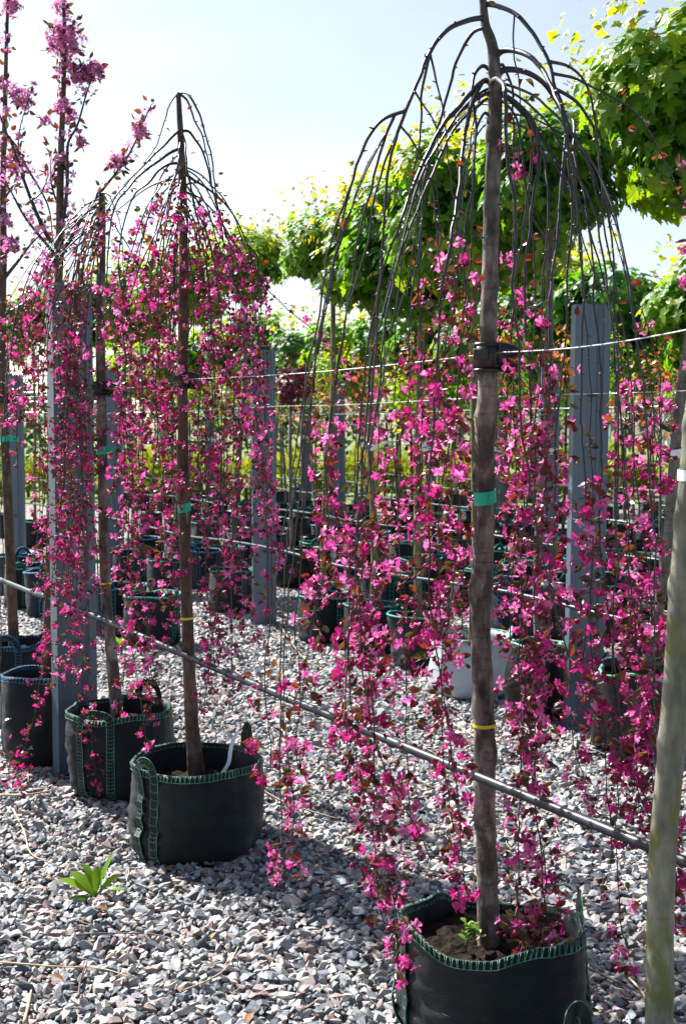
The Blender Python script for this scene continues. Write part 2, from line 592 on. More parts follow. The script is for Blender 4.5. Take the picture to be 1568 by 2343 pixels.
def flower_proto(cup, seed):
    rnd = random.Random(seed)
    v, f = [], []
    for p in range(5):
        a = 2 * PI * p / 5 + rnd.uniform(-0.16, 0.16)
        c = cup + rnd.uniform(-0.25, 0.25)
        wid = rnd.uniform(0.85, 1.1)
        L = rnd.uniform(0.9, 1.08)
        tw = rnd.uniform(-0.25, 0.25)
        rows = [(0.06, 0.05), (0.42, 0.24), (0.74, 0.30), (0.98, 0.13)]
        k0 = len(v)
        for q, (rr, w) in enumerate(rows):
            ang = c - 0.35 * (rr - 0.4)
            rr *= L
            for sgn in (-1, 0, 1):
                x, z = rr * math.cos(ang), rr * math.sin(ang) + (0.07 if sgn else -0.02) * (1 if q else 0) + sgn * tw * w * 0.6
                y = sgn * w * wid
                v.append((x * math.cos(a) - y * math.sin(a), x * math.sin(a) + y * math.cos(a), z))
        for q in range(3):
            for sgn in range(2):
                b = k0 + q * 3 + sgn
                f.append(((b, b + 3, b + 4, b + 1), 0))
    for k in range(6):                                             # stamens
        a = 2 * PI * k / 6 + rnd.random()
        k0 = len(v)
        x, y = math.cos(a) * 0.2, math.sin(a) * 0.2
        v.extend([(0.03, 0, 0), (-0.03, 0, 0), (x, y, 0.38)])
        f.append(((k0, k0 + 1, k0 + 2), 2))
    stalk(v, f, 1.55, 1)
    return tri(v, f)


def bud_proto(seed, opened=0.0):
    rnd = random.Random(seed)
    v, f = [], []
    rings = [(0.0, 0.08), (0.22, 0.25), (0.5, 0.31 + opened), (0.75, 0.21 + opened)]
    for z, r in rings:
        for k in range(5):
            a = 2 * PI * k / 5 + rnd.uniform(-0.1, 0.1)
            v.append((math.cos(a) * r, math.sin(a) * r, z))
    v.append((0.02, 0.02, 0.92))
    for j in range(3):
        for k in range(5):
            a, b = j * 5 + k, j * 5 + (k + 1) % 5
            f.append(((a, b, b + 5, a + 5), 0))
    for k in range(5):
        f.append(((15 + k, 15 + (k + 1) % 5, 20), 0))
    stalk(v, f, 1.5, 1, 0.045, rnd.uniform(-0.2, 0.2))
    return tri(v, f)


def leaf_proto(seed, w=0.24, fold=0.10, curl=0.25):
    """ovate leaf along +Z from its stalk at the origin, unit long"""
    rnd = random.Random(seed)
    v, f = [(0, 0, 0), (0.012, 0, 0.18), (-0.012, 0, 0.18)], [((0, 1, 2), 0)]
    for t, ww in ((0.18, 0.02), (0.42, 0.95), (0.68, 0.85), (1.0, 0.03)):
        y = curl * (t - 0.2) ** 2
        v.extend([(-w * ww, y + fold * ww, t), (0, y, t), (w * ww, y + fold * ww, t)])
    for q in range(3):
        for s_ in range(2):
            b = 3 + q * 3 + s_
            f.append(((b, b + 3, b + 4, b + 1), 0))
    return tri(v, f)


def maple_proto(seed, lod=0):
    """five-lobed leaf in the XY plane, stalk at the origin, tip along +X, unit wide"""
    rnd = random.Random(seed)
    half = [(0.0, 0.02), (-0.10, 0.20), (0.02, 0.34), (0.10, 0.30), (0.16, 0.56), (0.28, 0.40), (0.36, 0.50), (0.42, 0.30), (0.52, 0.16), (0.66, 0.24), (0.70, 0.12), (0.98, 0.0)]
    if lod:
        half = [(0.0, 0.02), (-0.06, 0.3), (0.14, 0.30), (0.26, 0.54), (0.46, 0.2), (0.62, 0.22), (0.95, 0.0)]
    v, f = [(0.3, 0, -0.03)], []
    pts = half + [(x, -y) for x, y in reversed(half[1:-1])]
    for x, y in pts:
        dz = -0.22 * (x - 0.3) ** 2 - 0.28 * abs(y) ** 1.4 + rnd.uniform(-0.02, 0.02)
        v.append((x, y, dz))
    n = len(pts)
    for k in range(n):
        f.append(((0, 1 + (k + 1) % n, 1 + k), 0))
    return tri(v, f)


FLOWERS = [flower_proto(c, s_) for s_, c in enumerate((0.05, 0.25, 0.45, 0.7, -0.15, 0.95))]
FLOWERS = [(V, T, mi, np.clip(0.34 - 0.22 * np.hypot(V[:, 0], V[:, 1]) + 0.10 * np.sin(np.arctan2(V[:, 1], V[:, 0]) * 2.5 + k), 0, 1).astype(np.float32)) for k, (V, T, mi) in enumerate(FLOWERS)]
BUDS = [bud_proto(30, 0.0), bud_proto(31, 0.04), bud_proto(32, 0.10)]
LEAVES = [leaf_proto(40), leaf_proto(41, 0.19, 0.16, 0.5), leaf_proto(42, 0.27, 0.05, -0.3), leaf_proto(43, 0.22, 0.2, 0.1)]
MAPLE = [maple_proto(50), maple_proto(51), maple_proto(52)]
MAPLE_FAR = [maple_proto(53, 1), maple_proto(54, 1)]


def proto_mesh(name, p, mats):
    V, T, mi, *own = p
    o = np_mesh(name, V, T, mi, own[0] if own else np.zeros(len(V)), False, mats)
    me = o.data
    bpy.data.objects.remove(o)
    return me


FLOWER_ME = [proto_mesh('blossom', p, [M['petal'], M['stalk'], M['stamen']]) for p in FLOWERS]
LILAC_ME = [proto_mesh('lilac_blossom', p, [M['petal_lilac'], M['stalk'], M['stamen']]) for p in FLOWERS]

# ------------------------------------------------------------------ ground
def sheet(name, x0, x1, y0, y1, z, mat, nx=2, ny=2, bumpy=0.0):
    mb = MB()
    vs = []
    for j in range(ny):
        for i in range(nx):
            x, y = x0 + (x1 - x0) * i / (nx - 1), y0 + (y1 - y0) * j / (ny - 1)
            vs.append((x, y, z + (noise.noise((x * 0.8, y * 0.8, 3)) * bumpy if bumpy else 0)))
    fs = [(j * nx + i, j * nx + i + 1, (j + 1) * nx + i + 1, (j + 1) * nx + i) for j in range(ny - 1) for i in range(nx - 1)]
    mb.add(vs, fs)
    o = mb.build(name, mat)
    o['kind'] = 'structure'
    return o


sheet('ground', -400, 400, -20, 600, -0.03, M['grass'])
yard = sheet('gravel_yard', -40, 40, -6, 27, -0.012, M['ground'])


def stone_protos(n=36):
    out = []
    for k in range(n):
        rnd = random.Random(900 + k)
        bm = bmesh.new()
        for i in range(11):
            p = Vector((rnd.gauss(0, 1), rnd.gauss(0, 1), rnd.gauss(0, 1))).normalized()
            p *= rnd.uniform(0.8, 1.1)
            bm.verts.new((p.x * 0.62, p.y * rnd.uniform(0.36, 0.48), p.z * 0.30))
        bmesh.ops.convex_hull(bm, input=bm.verts)
        loose = [v for v in bm.verts if not v.link_faces]
        bmesh.ops.delete(bm, geom=loose, context='VERTS')
        bmesh.ops.triangulate(bm, faces=bm.faces)
        bm.verts.index_update()
        V = np.array([v.co[:] for v in bm.verts], dtype=np.float32)
        T = np.array([[v.index for v in f.verts] for f in bm.faces], dtype=np.int32)
        bm.free()
        out.append((V, T, np.zeros(len(T), dtype=np.int32)))
    return out


STONES = stone_protos()


def gravel(name, y0, y1, spacing, size, zlift):
    xs, ys = [], []
    y = y0
    while y < y1:
        hw = 0.285 * y + 0.75
        n = int(2 * hw / spacing)
        xs.append(-hw + (np.arange(n) + rng.uniform(-0.5, 0.5, n)) * spacing)
        ys.append(y + rng.uniform(-0.5, 0.5, n) * spacing)
        y += spacing
    x, y = np.concatenate(xs), np.concatenate(ys)
    n = len(x)
    s_ = size * np.clip(rng.lognormal(0, 0.33, n), 0.45, 1.9)
    yaw, tx, ty = rng.uniform(0, 2 * PI, n), rng.normal(0, 0.42, n), rng.normal(0, 0.42, n)
    cz, sz, cx, sx, cy, sy = np.cos(yaw), np.sin(yaw), np.cos(tx), np.sin(tx), np.cos(ty), np.sin(ty)
    A = np.zeros((n, 4, 4), dtype=np.float32)
    Rz = np.stack([np.stack([cz, -sz, 0 * cz], 1), np.stack([sz, cz, 0 * cz], 1), np.stack([0 * cz, 0 * cz, 1 + 0 * cz], 1)], 1)
    Rx = np.stack([np.stack([1 + 0 * cx, 0 * cx, 0 * cx], 1), np.stack([0 * cx, cx, -sx], 1), np.stack([0 * cx, sx, cx], 1)], 1)
    Ry = np.stack([np.stack([cy, 0 * cy, sy], 1), np.stack([0 * cy, 1 + 0 * cy, 0 * cy], 1), np.stack([-sy, 0 * cy, cy], 1)], 1)
    A[:, :3, :3] = Rz @ Rx @ Ry * s_[:, None, None]
    lump = np.array([noise.noise((a * 1.7, b * 1.7, 0)) for a, b in zip(x, y)])
    A[:, 0, 3], A[:, 1, 3], A[:, 2, 3] = x, y, zlift + lump * 0.006 + rng.uniform(-0.008, 0.008, n)
    V, T, mi, tn = merge(STONES, rng.integers(0, len(STONES), n), A, rng.uniform(0, 1, n) ** 0.9)
    o = np_mesh(name, V, T, mi, tn, False, [M['stone']])
    return tag(o, 'loose grey and pink crushed granite chips covering the yard', 'gravel', kind='stuff')


gravel('gravel', 2.2, 6.4, 0.0225, 0.034, 0.0)
gravel('gravel', 6.4, 13.0, 0.031, 0.041, 0.0)
bpy.data.objects['gravel.001']['label'] = 'crushed granite chips between the back rows of pots'


# ------------------------------------------------------------------ grow bags
def bag_radius(rb, rt, h, z, th, seed, wr):
    t = z / h
    r = rb + (rt - rb) * t + 0.012 * math.sin(PI * min(1, t * 1.1))
    if t < 0.14:
        r -= 0.03 * (1 - t / 0.14) ** 2
    c, s_ = math.cos(th), math.sin(th)
    r += wr * noise.noise((c * 1.3 + seed, s_ * 1.3, t * 1.2)) * 0.035
    fold = noise.noise((c * 2.2 + seed * 3, s_ * 2.2, t * 13))
    r += wr * fold * 0.017 * (0.35 + 0.65 * max(0, 1 - abs(t - 0.3) * 1.8))
    r += wr * noise.noise((c * 7 + seed, s_ * 7, t * 3)) * 0.006 * t
    return r


def rim_height(h, th, seed, wav, bumps):
    z = h + wav * noise.noise((math.cos(th) * 1.6 + seed, math.sin(th) * 1.6, 9.1))
    for (a, w, amt) in bumps:
        d = (th - a + PI) % (2 * PI) - PI
        z += amt * math.exp(-(d / w) ** 2)
    return z


def make_bag(loc, rb=0.235, rt=0.245, h=0.37, seed=0.0, rz=0.0, mat='bag', thread='stitch', straps=(), soil=0.06, wr=1.0, wav=0.03, bumps=(), detail=2, seams=()):
    root = empty('grow_bag', loc, rz)
    n, m = (84, 22) if detail == 2 else ((40, 10) if detail == 1 else (20, 5))
    rims = [rim_height(h, 2 * PI * k / n, seed, wav, bumps) for k in range(n)]

    def R(z, th):
        return bag_radius(rb, rt, h, z, th, seed, wr)

    def wall(th, t, off=0.0):
        k = th / (2 * PI) * n
        z1 = rims[int(k) % n] * (1 - k % 1) + rims[(int(k) + 1) % n] * (k % 1)
        z = z1 * t
        r = R(z, th) + off
        return Vector((r * math.cos(th), r * math.sin(th), z))

    mb = MB()
    vs, fs = [], []
    for j in range(m + 1):
        t = j / m
        for k in range(n):
            vs.append(wall(2 * PI * k / n, t))
    for j in range(m):
        for k in range(n):
            a, b = j * n + k, j * n + (k + 1) % n
            fs.append((a, b, b + n, a + n))
    k0 = len(vs)
    sz = h - soil - 0.03
    for q, off in ((1.0, -0.007), (0.9, -0.010), (sz / h * 0.9, -0.012)):
        for k in range(n):
            vs.append(wall(2 * PI * k / n, q, off))
    for j in range(3):
        p0 = m * n if j == 0 else k0 + (j - 1) * n
        p1 = k0 + j * n
        for k in range(n):
            fs.append((p0 + k, p0 + (k + 1) % n, p1 + (k + 1) % n, p1 + k))
    fs.append(tuple(range(n - 1, -1, -1)))
    mb.add(vs, fs)
    bag = mb.build('bag', M[mat], root)
    # soil
    mb = MB()
    rings = 18 if detail == 2 else 3
    vs, fs = [(0, 0, sz + 0.012)], []
    for j in range(1, rings + 1):
        for k in range(n):
            th = 2 * PI * k / n
            p = wall(th, sz / h, -0.009) * (j / rings)
            z = sz + 0.012 * (1 - j / rings) + (0.018 * noise.noise((p.x * 22 + seed, p.y * 22, 1)) + 0.018 * noise.noise((p.x * 55, p.y * 55, seed)) if detail == 2 else 0)
            vs.append((p.x, p.y, z))
    for k in range(n):
        fs.append((0, 1 + k, 1 + (k + 1) % n))
    for j in range(rings - 1):
        for k in range(n):
            a, b = 1 + j * n + k, 1 + j * n + (k + 1) % n
            fs.append((a, a + n, b + n, b))
    mb.add(vs, fs)
    so = mb.build('soil', M['soil'], root)
    # rim stitching: slanted threads over a folded edge, with a chain thread below them
    mb = MB()
    if detail == 2:
        c = int(2 * PI * rt / 0.0165)
        zz = 0.024
        for k in range(c):
            th = 2 * PI * k / c
            for d, rr in ((0.0, 0.0011), (random.uniform(0.25, 0.5) * 2 * PI / c, 0.0016)):
                lo = wall(th + d * 0.2, 1 - zz / h, 0.0025)
                hi = wall(th + d, 1.0, 0.0022) + Vector((0, 0, 0.002))
                inn = wall(th + d, 1 - zz * 0.7 / h, -0.0130)
                mb.tube([lo, hi, inn], rr, 4, 0, False)
        ch = [wall(2 * PI * k / (c * 2), 1 - zz / h + (0.003 if k % 2 else 0), 0.003) for k in range(c * 2 + 1)]
        mb.tube(ch, 0.0014, 4, 0, False)
    else:
        c = 24 if detail == 1 else 14
        rim = [wall(2 * PI * k / c, 1.0, 0.001) for k in range(c + 1)]
        mb.tube(rim, 0.008 if detail == 1 else 0.009, 5, 0, False)
    mb.build('rim_stitching', M[thread], root)
    # straps with stitched edges, looping over the rim
    for (a0, a1, lift, wid) in straps:
        pts, nrm, sd = [], [], []
        def wp(a, t):
            return wall(a % (2 * PI), t, 0.003)
        for t in np.linspace(0.03, 0.99, 12):
            pts.append(wp(a0, t)); nrm.append(Vector((math.cos(a0), math.sin(a0), 0)))
        if lift > 0:
            for q in np.linspace(0.12, 0.88, 9):
                a = a0 + (a1 - a0) * q
                p = wp(a, 1.0) + Vector((0, 0, lift * math.sin(PI * q) ** 0.6))
                pts.append(p); nrm.append(Vector((math.cos(a), math.sin(a), 0)))
            for t in np.linspace(0.99, 0.03, 12):
                pts.append(wp(a1, t)); nrm.append(Vector((math.cos(a1), math.sin(a1), 0)))
        for i in range(len(pts)):
            t = (pts[min(i + 1, len(pts) - 1)] - pts[max(i - 1, 0)]).normalized()
            w = t.cross(nrm[i]).normalized()
            sd.append(w)
        mb = MB()
        mb.ribbon(pts, sd, wid / 2, 0.004, nrm)
        st = mb.build('strap', M[mat], root)
        if detail >= 1:
            mb = MB()
            for i in range(len(pts) - 1):
                steps = max(1, int((pts[i + 1] - pts[i]).length / 0.016)) if detail == 2 else 1
                for q in range(steps):
                    f = q / steps
                    p = pts[i].lerp(pts[i + 1], f); w = sd[i]; nn = nrm[i]
                    tt = (pts[i + 1] - pts[i]).normalized()
                    for sg in (-1, 1):
                        a = p + w * (sg * wid * 0.54) + nn * 0.002
                        b = p + w * (sg * wid * 0.08) + nn * 0.0056 + tt * 0.007
                        mb.tube([a, b], 0.0013 if detail == 2 else 0.003, 4, 0, False)
            for sg in (-1, 1):
                mb.tube([p + w * (sg * wid * 0.53) + nn * 0.003 for p, w, nn in zip(pts, sd, nrm)], 0.0016 if detail == 2 else 0.003, 4, 0, False)
            mb.build('strap_stitching', M[thread], st)
    return root


def clamp_at(loc, r, along, label, s_=1.0):
    """black plastic clip that holds a trunk to the wire"""
    root = empty('trunk_clamp', loc)
    a = Vector(along).normalized()
    mb = MB()
    nn = 20
    for z0, z1, ro in ((-0.028, 0.028, 0.013), (-0.031, -0.025, 0.0145), (0.020, 0.028, 0.0142)):
        vs, fs = [], []
        for z in (z0 * s_, z1 * s_):
            for rr in (r + 0.003, r + ro * s_):
                for k in range(nn):
                    th = 2 * PI * k / nn
                    vs.append((rr * math.cos(th), rr * math.sin(th), z))
        for k in range(nn):
            k2 = (k + 1) % nn
            fs += [(k, k2, nn + k2, nn + k), (2 * nn + k, 3 * nn + k, 3 * nn + k2, 2 * nn + k2), (nn + k, nn + k2, 3 * nn + k2, 3 * nn + k), (k, 2 * nn + k, 2 * nn + k2, k2)]
        mb.add(vs, fs)
    mb.build('collar', M['black_plastic'], root)
    R = Matrix(((a.x, -a.y, 0), (a.y, a.x, 0), (0, 0, 1)))
    mb = MB()
    vs, fs = [], []
    for x, hy, zt, zb in ((0.0, 0.020, 0.026, -0.020), (0.016, 0.018, 0.026, -0.010), (0.034, 0.013, 0.020, 0.000), (0.050, 0.009, 0.012, 0.002), (0.056, 0.006, 0.008, 0.004)):
        for y, z in ((-hy, zb), (hy, zb), (hy, zt), (0, zt + 0.003), (-hy, zt)):
            vs.append(R @ Vector((r + 0.004 + x * s_, y * s_, z * s_)))
    for i in range(4):
        for k in range(5):
            a, b = i * 5 + k, i * 5 + (k + 1) % 5
            fs.append((a, b, b + 5, a + 5))
    fs.append((0, 4, 3, 2, 1)); fs.append((20, 21, 22, 23, 24))
    mb.add(vs, fs)
    mb.box(R @ Vector((r + 0.030 * s_, 0, -0.010 * s_)), (0.034 * s_, 0.020 * s_, 0.014 * s_), R)
    mb.build('wire_jaw', M['black_plastic'], root)
    for k in (0.024, 0.042):
        mb = MB()
        c = R @ Vector((r + k * s_, 0, -0.024 * s_))
        mb.tube([c + Vector((0, 0, 0.012 * s_)), c - Vector((0, 0, 0.010 * s_))], 0.009 * s_, 8)
        mb.tube([c + R @ Vector((0, -0.016 * s_, 0)), c + R @ Vector((0, 0.016 * s_, 0))], 0.006 * s_, 6)
        mb.build('screw', M['black_plastic'], root)
    mb = MB()
    mb.box(R @ Vector((-0.2 * r, -r - 0.012 * s_, 0.004)), (0.03 * s_, 0.010 * s_, 0.020 * s_), R)
    mb.build('latch', M['black_plastic'], root)
    return tag(root, label, 'clamp', 'plastic clamps holding the trunks to the wire')


def band_on(name, loc, r, height, mat, label, cat, group=None, flag=None):
    """tape wound round a trunk, with an optional loose end (direction, length, droop)"""
    root = empty(name, loc)
    mb = MB()
    nn = 20
    vs, fs = [], []
    for z in (-height / 2, height / 2):
        for k in range(nn):
            th = 2 * PI * k / nn
            rr = r + 0.0025 + 0.001 * math.sin(3 * th)
            vs.append((rr * math.cos(th), rr * math.sin(th), z + 0.15 * height * math.sin(th + 1)))
    for k in range(nn):
        fs.append((k, (k + 1) % nn, nn + (k + 1) % nn, nn + k))
    mb.add(vs, fs)
    mb.build('tape', M[mat], root)
    if flag:
        d, L, droop = flag
        d = Vector(d).normalized()
        mb = MB()
        pts, sd, nr = [], [], []
        for q in range(7):
            f = q / 6
            pts.append(d * (r + 0.001 + L * f) + Vector((0, -0.004 - 0.006 * math.sin(f * 5), -droop * f * f)))
            sd.append(Vector((0, 0, 1))); nr.append(Vector((-d.y, d.x, 0)))
        mb.ribbon(pts, sd, height * 0.42, 0.0008, nr)
        e = mb.build('loose_end', M[mat], root)
        if L > 0.04:
            mb = MB()
            p = pts[4]
            mb.box(p + Vector((0, -0.004, 0)), (0.022, 0.001, 0.006))
            mb.build('slot', M['black_plastic'], e)
    return tag(root, label, cat, group)


# ------------------------------------------------------------------ trunk with knots
def trunk_mesh(name, line, radii, base, mat, parent, knots=(), sides=20, rough=0.05, seed=0.0, swell=0.0):
    pts = [Vector(p) - base for p in line]
    m = len(pts)
    u = Vector((1, 0, 0))
    vs, fs = [], []
    for i, p in enumerate(pts):
        t = (pts[min(i + 1, m - 1)] - pts[max(i - 1, 0)]).normalized()
        u = (u - t * u.dot(t)).normalized()
        w = t.cross(u)
        for k in range(sides):
            a = 2 * PI * k / sides
            d = u * math.cos(a) + w * math.sin(a)
            r = radii[i] * (1 + rough * noise.noise((d.x * 1.5 + seed, d.y * 1.5, p.z * 9)) + rough * 0.9 * noise.noise((d.x * 3, d.y * 3 + seed, p.z * 30)))
            for (kz, ka, amt, kw) in knots:
                da = (a - ka + PI) % (2 * PI) - PI
                g = math.exp(-((p.z - kz) / kw) ** 2 - (da / 0.75) ** 2)
                ring = math.exp(-(((p.z - kz) / kw) ** 2 + (da / 0.75) ** 2 - 0.5) ** 2 * 8)
                r += amt * (g * 0.7 + 0.25 * ring)
            vs.append(p + d * r)
    for i in range(m - 1):
        for k in range(sides):
            a, b = i * sides + k, i * sides + (k + 1) % sides
            fs.append((a, b, b + sides, a + sides))
    fs.append(tuple(range(sides - 1, -1, -1)))
    fs.append(tuple(range((m - 1) * sides, m * sides)))
    mb = MB()
    mb.add(vs, fs)
    return mb.build(name, M[mat], parent)


def resample(pts, step):
    out, acc = [pts[0].copy()], 0.0
    for a, b in zip(pts, pts[1:]):
        L = (b - a).length
        while acc + L >= step:
            f = (step - acc) / L
            a = a.lerp(b, f)
            out.append(a.copy())
            L = (b - a).length
            acc = 0.0
        acc += L
    if (out[-1] - pts[-1]).length > step * 0.3:
        out.append(pts[-1].copy())
    return out


# ------------------------------------------------------------------ weeping crabapple
def px_line(pts, d0, doff, settle=4):
    """branch traced by sight lines; it moves from the trunk's distance d0 by doff over its first points"""
    out = []
    for i, (x, y) in enumerate(pts):
        f = min(1.0, i / settle)
        out.append(at(x, y, d0 + doff * f))
    return out


def project(p):
    v = p - Vector((0, 0, CAM_H))
    f = v.y * math.cos(PITCH) - v.z * math.sin(PITCH)
    u = v.y * math.sin(PITCH) + v.z * math.cos(PITCH)
    return CX + F_PX * v.x / f, CY - F_PX * u / f


class Weeper:
    def __init__(s, name, label, base, trunk_line, trunk_r, knots, d0, fscale, bark, n_single, sides=24):
        s.root = tag(empty(name, base), label, 'tree', 'weeping crabapples on the wired row')
        s.base = Vector(base)
        s.d0 = d0
        s.fs = fscale
        s.singles = []
        s.n_single = n_single
        s.branches = []
        s.lines = []
        s.girth = 0.82 if d0 < 4 else 1.05
        s.bare_leaf = 0.03 if d0 < 4 else 0.16
        line = smooth_line(trunk_line, 10)
        rr = np.interp(np.linspace(0, 1, len(line)), np.linspace(0, 1, len(trunk_r)), trunk_r)
        s.trunk_line = line
        s.trunk_rr = rr
        s.trunk = trunk_mesh('trunk', line, rr, s.base, bark, s.root, knots, sides, 0.10, random.random() * 9)

    def strand(s, pts, r0, bloom_z, dens=1.0, leafy=1.0, side=True, r1=0.0016, leaf_from=None, budshare=0.46, step=0.029):
        line = smooth_line(pts, 7)
        m = len(line)
        wob = random.random() * 50
        for i, p in enumerate(line):
            f = min(1, i / 10)
            line[i] = p + Vector((noise.noise((p.z * 6, wob, 0)), noise.noise((p.z * 6, wob, 7)), 0)) * 0.011 * f + Vector((noise.noise((p.z * 24, wob, 3)), noise.noise((p.z * 24, wob, 5)), 0)) * 0.0045 * f
        rad = [r1 + (r0 * s.girth - r1) * (1 - i / (m - 1)) ** 2.5 for i in range(m)]
        mb = MB()
        mb.tube([p - s.base for p in line], rad, 8 if r0 > 0.006 else 6)
        s.lines.append(line)
        nodes = resample(line, step)
        fl, bd, lf = [], [], []
        phi = random.uniform(0, 6)
        # spurs: small bumps on the bare wood
        for i in range(3, len(nodes) - 1, 2):
            p = nodes[i] - s.base
            d = rv(1); d.z *= 0.3
            d.normalize()
            ri = np.interp(i / len(nodes), np.linspace(0, 1, m), rad)
            mb.tube([p, p + d * (ri + random.uniform(0.003, 0.011))], [ri * 0.75, 0.0012], 4)
        lz = bloom_z + 0.08 if leaf_from is None else leaf_from
        for i, p in enumerate(nodes):
            if i < 3:
                continue
            phi += 2.4 + random.uniform(-0.5, 0.5)
            below = bloom_z - p.z
            q = p - s.base
            prob = 0.0
            if below > 0:
                prob = min(1.0, 0.35 + below / 0.35) * dens
            prob *= 0.9 + 0.45 * i / len(nodes)
            clump = 0.75 + 0.7 * noise.noise((p.x * 5, p.y * 5, p.z * 5.5 + wob))
            prob *= max(0.15, clump)
            tip = i > len(nodes) - 4
            if tip and below > 0:
                prob = max(prob, 0.9)
            spurlen = random.uniform(0.004, 0.03) * s.fs
            out = Vector((math.cos(phi), math.sin(phi), random.uniform(-0.5, 0.35))).normalized()
            root_p = q + out * spurlen
            if random.random() < prob:
                if spurlen > 0.012:
                    mb.tube([q, root_p], [0.0016, 0.001], 4, cap=False)
                for k in range(random.choice((2, 3, 3, 4, 5))):
                    z = (out * random.uniform(0.6, 1.2) + rv(0.9) + Vector((0, 0, -0.45))).normalized()
                    sc = 0.0170 * s.fs * random.uniform(0.68, 1.25)
                    if random.random() < budshare:
                        z = (z + Vector((0, 0, -0.5))).normalized()
                        L = random.uniform(0.85, 1.15)
                        bd.append((root_p + z * 1.5 * sc * L, z, sc * L))
                    else:
                        fl.append((root_p + z * 1.55 * sc, z, sc))
                nl = random.choice((1, 2, 3, 3))
            else:
                nl = random.choice((0, 1, 2)) if p.z < lz else (1 if random.random() < s.bare_leaf else 0)
            for k in range(nl):
                if random.random() > leafy:
                    continue
                z = (out + rv(0.9) + Vector((0, 0, -0.15))).normalized()
                lf.append((root_p, z, random.uniform(0.024, 0.042) * s.fs))
        br = mb.build('branch', M['twig'], s.root)
        s.branches.append((br, fl, bd, lf))

    def finish(s, lilac=False):
        me_list = LILAC_ME if lilac else FLOWER_ME
        pm = M['petal_lilac'] if lilac else M['petal']
        allf = [(f[0].y - 0.15 * f[2], bi, k) for bi, (br, fl, bd, lf) in enumerate(s.branches) for k, f in enumerate(fl)]
        allf.sort()
        single = {(bi, k) for _, bi, k in allf[:s.n_single]}
        for bi, (br, fl, bd, lf) in enumerate(s.branches):
            rest, wh, tn = [], [], []
            for k, (p, z, sc) in enumerate(fl):
                w = random.choice((0, 1, 1, 2, 2, 3, 4, 5))
                A = frame(z, p, sc, random.uniform(0, 6))
                if (bi, k) in single:
                    o = bpy.data.objects.new('blossom', me_list[w])
                    COL.objects.link(o)
                    o.parent = br
                    o.matrix_local = Matrix(A.tolist())
                else:
                    rest.append(A); wh.append(w); tn.append(random.random())
            if rest:
                V, T, mi, t = merge(FLOWERS, wh, rest, tn)
                tag(np_mesh('blossoms', V, T, mi, t, False, [pm, M['stalk'], M['stamen']], br), kind='stuff')
            if bd:
                V, T, mi, t = merge(BUDS, [random.randrange(3) for _ in bd], [frame(z, p, sc, random.uniform(0, 6)) for p, z, sc in bd], [random.random() for _ in bd])
                tag(np_mesh('buds', V, T, mi, t, True, [M['bud'], M['stalk']], br), kind='stuff')
            if lf:
                V, T, mi, t = merge(LEAVES, [random.randrange(4) for _ in lf], [frame(z, p, sc, random.uniform(0, 6)) for p, z, sc in lf], [random.random() ** 1.1 for _ in lf])
                tag(np_mesh('leaves', V, T, mi, t, False, [M['leaf_bronze']], br), kind='stuff')


def ground_at(px, d):
    x = (px - CX) / F_PX * d
    return Vector((x, d, 0.0))


# ---- the pipe and the wire of the front row
PIPE_Z = 0.71
pipe_px = [(0, 1325), (95, 1360), (232, 1416), (430, 1502), (640, 1590), (880, 1690), (1110, 1784), (1300, 1862), (1568, 1972)]
pipe_z = [0.80, 0.80, 0.785, 0.745, 0.735, 0.72, 0.71, 0.71, 0.71]
pipe_pts = [at_z(x, y, z) for (x, y), z in zip(pipe_px, pipe_z)]
row_dir = (pipe_pts[0] - pipe_pts[-1]).normalized()
pipe_pts = [pipe_pts[0] + row_dir * 7] + pipe_pts + [pipe_pts[-1] - row_dir * 1.6]
mb = MB()
mb.tube(smooth_line(pipe_pts, 8), 0.0122, 14)
pipe = mb.build('irrigation_pipe', M['pipe'])
tag(pipe, 'black plastic watering pipe running past the weeping trees at knee height', 'pipe')
for k in range(1, 46):
    p = smooth_line(pipe_pts, 8)
    tot = resample(p, 0.23)
    if k >= len(tot) - 1:
        break
    c = tot[k]
    if c.y > 8.5 or k % 2 == 0 and c.y > 6:
        continue
    mb = MB()
    t = (tot[k + 1] - tot[k]).normalized()
    mb.tube([c - t * 0.003, c + t * 0.003], 0.0142, 12)
    mb.box(c + Vector((0, 0, 0.017)), (0.005, 0.005, 0.009))
    mb.build('cable_tie', M['black_plastic'], pipe)
def plan(px, d):
    return Vector(((px - CX) / F_PX * d, d, 0.0))


T1, T2, T3, T4 = plan(1112, 3.17), plan(424, 4.71), plan(238, 5.47), plan(24, 6.95)
wl = [T4 + row_dir * 5, T4, T3, T2, T1, plan(1575, 2.42), plan(1575, 2.42) - row_dir * 1.4]
for w_ in wl:
    w_.z = 0
mb = MB()
wz = [1.80, 1.800, 1.797, 1.803, 1.803, 1.808, 1.81]
wpts = [Vector((p.x, p.y, z)) + Vector((0.03, -0.055, 0)) for p, z in zip(wl, wz)]
mb.tube([a.lerp(b, t) - Vector((0, 0, 0.012 * math.sin(PI * t))) for a, b in zip(wpts, wpts[1:]) for t in np.linspace(0, 0.95, 8)] + [wpts[-1]], 0.0016, 6)
tag(mb.build('support_wire', M['wire']), 'bright steel wire strung through the clamps of the weeping trees', 'wire')

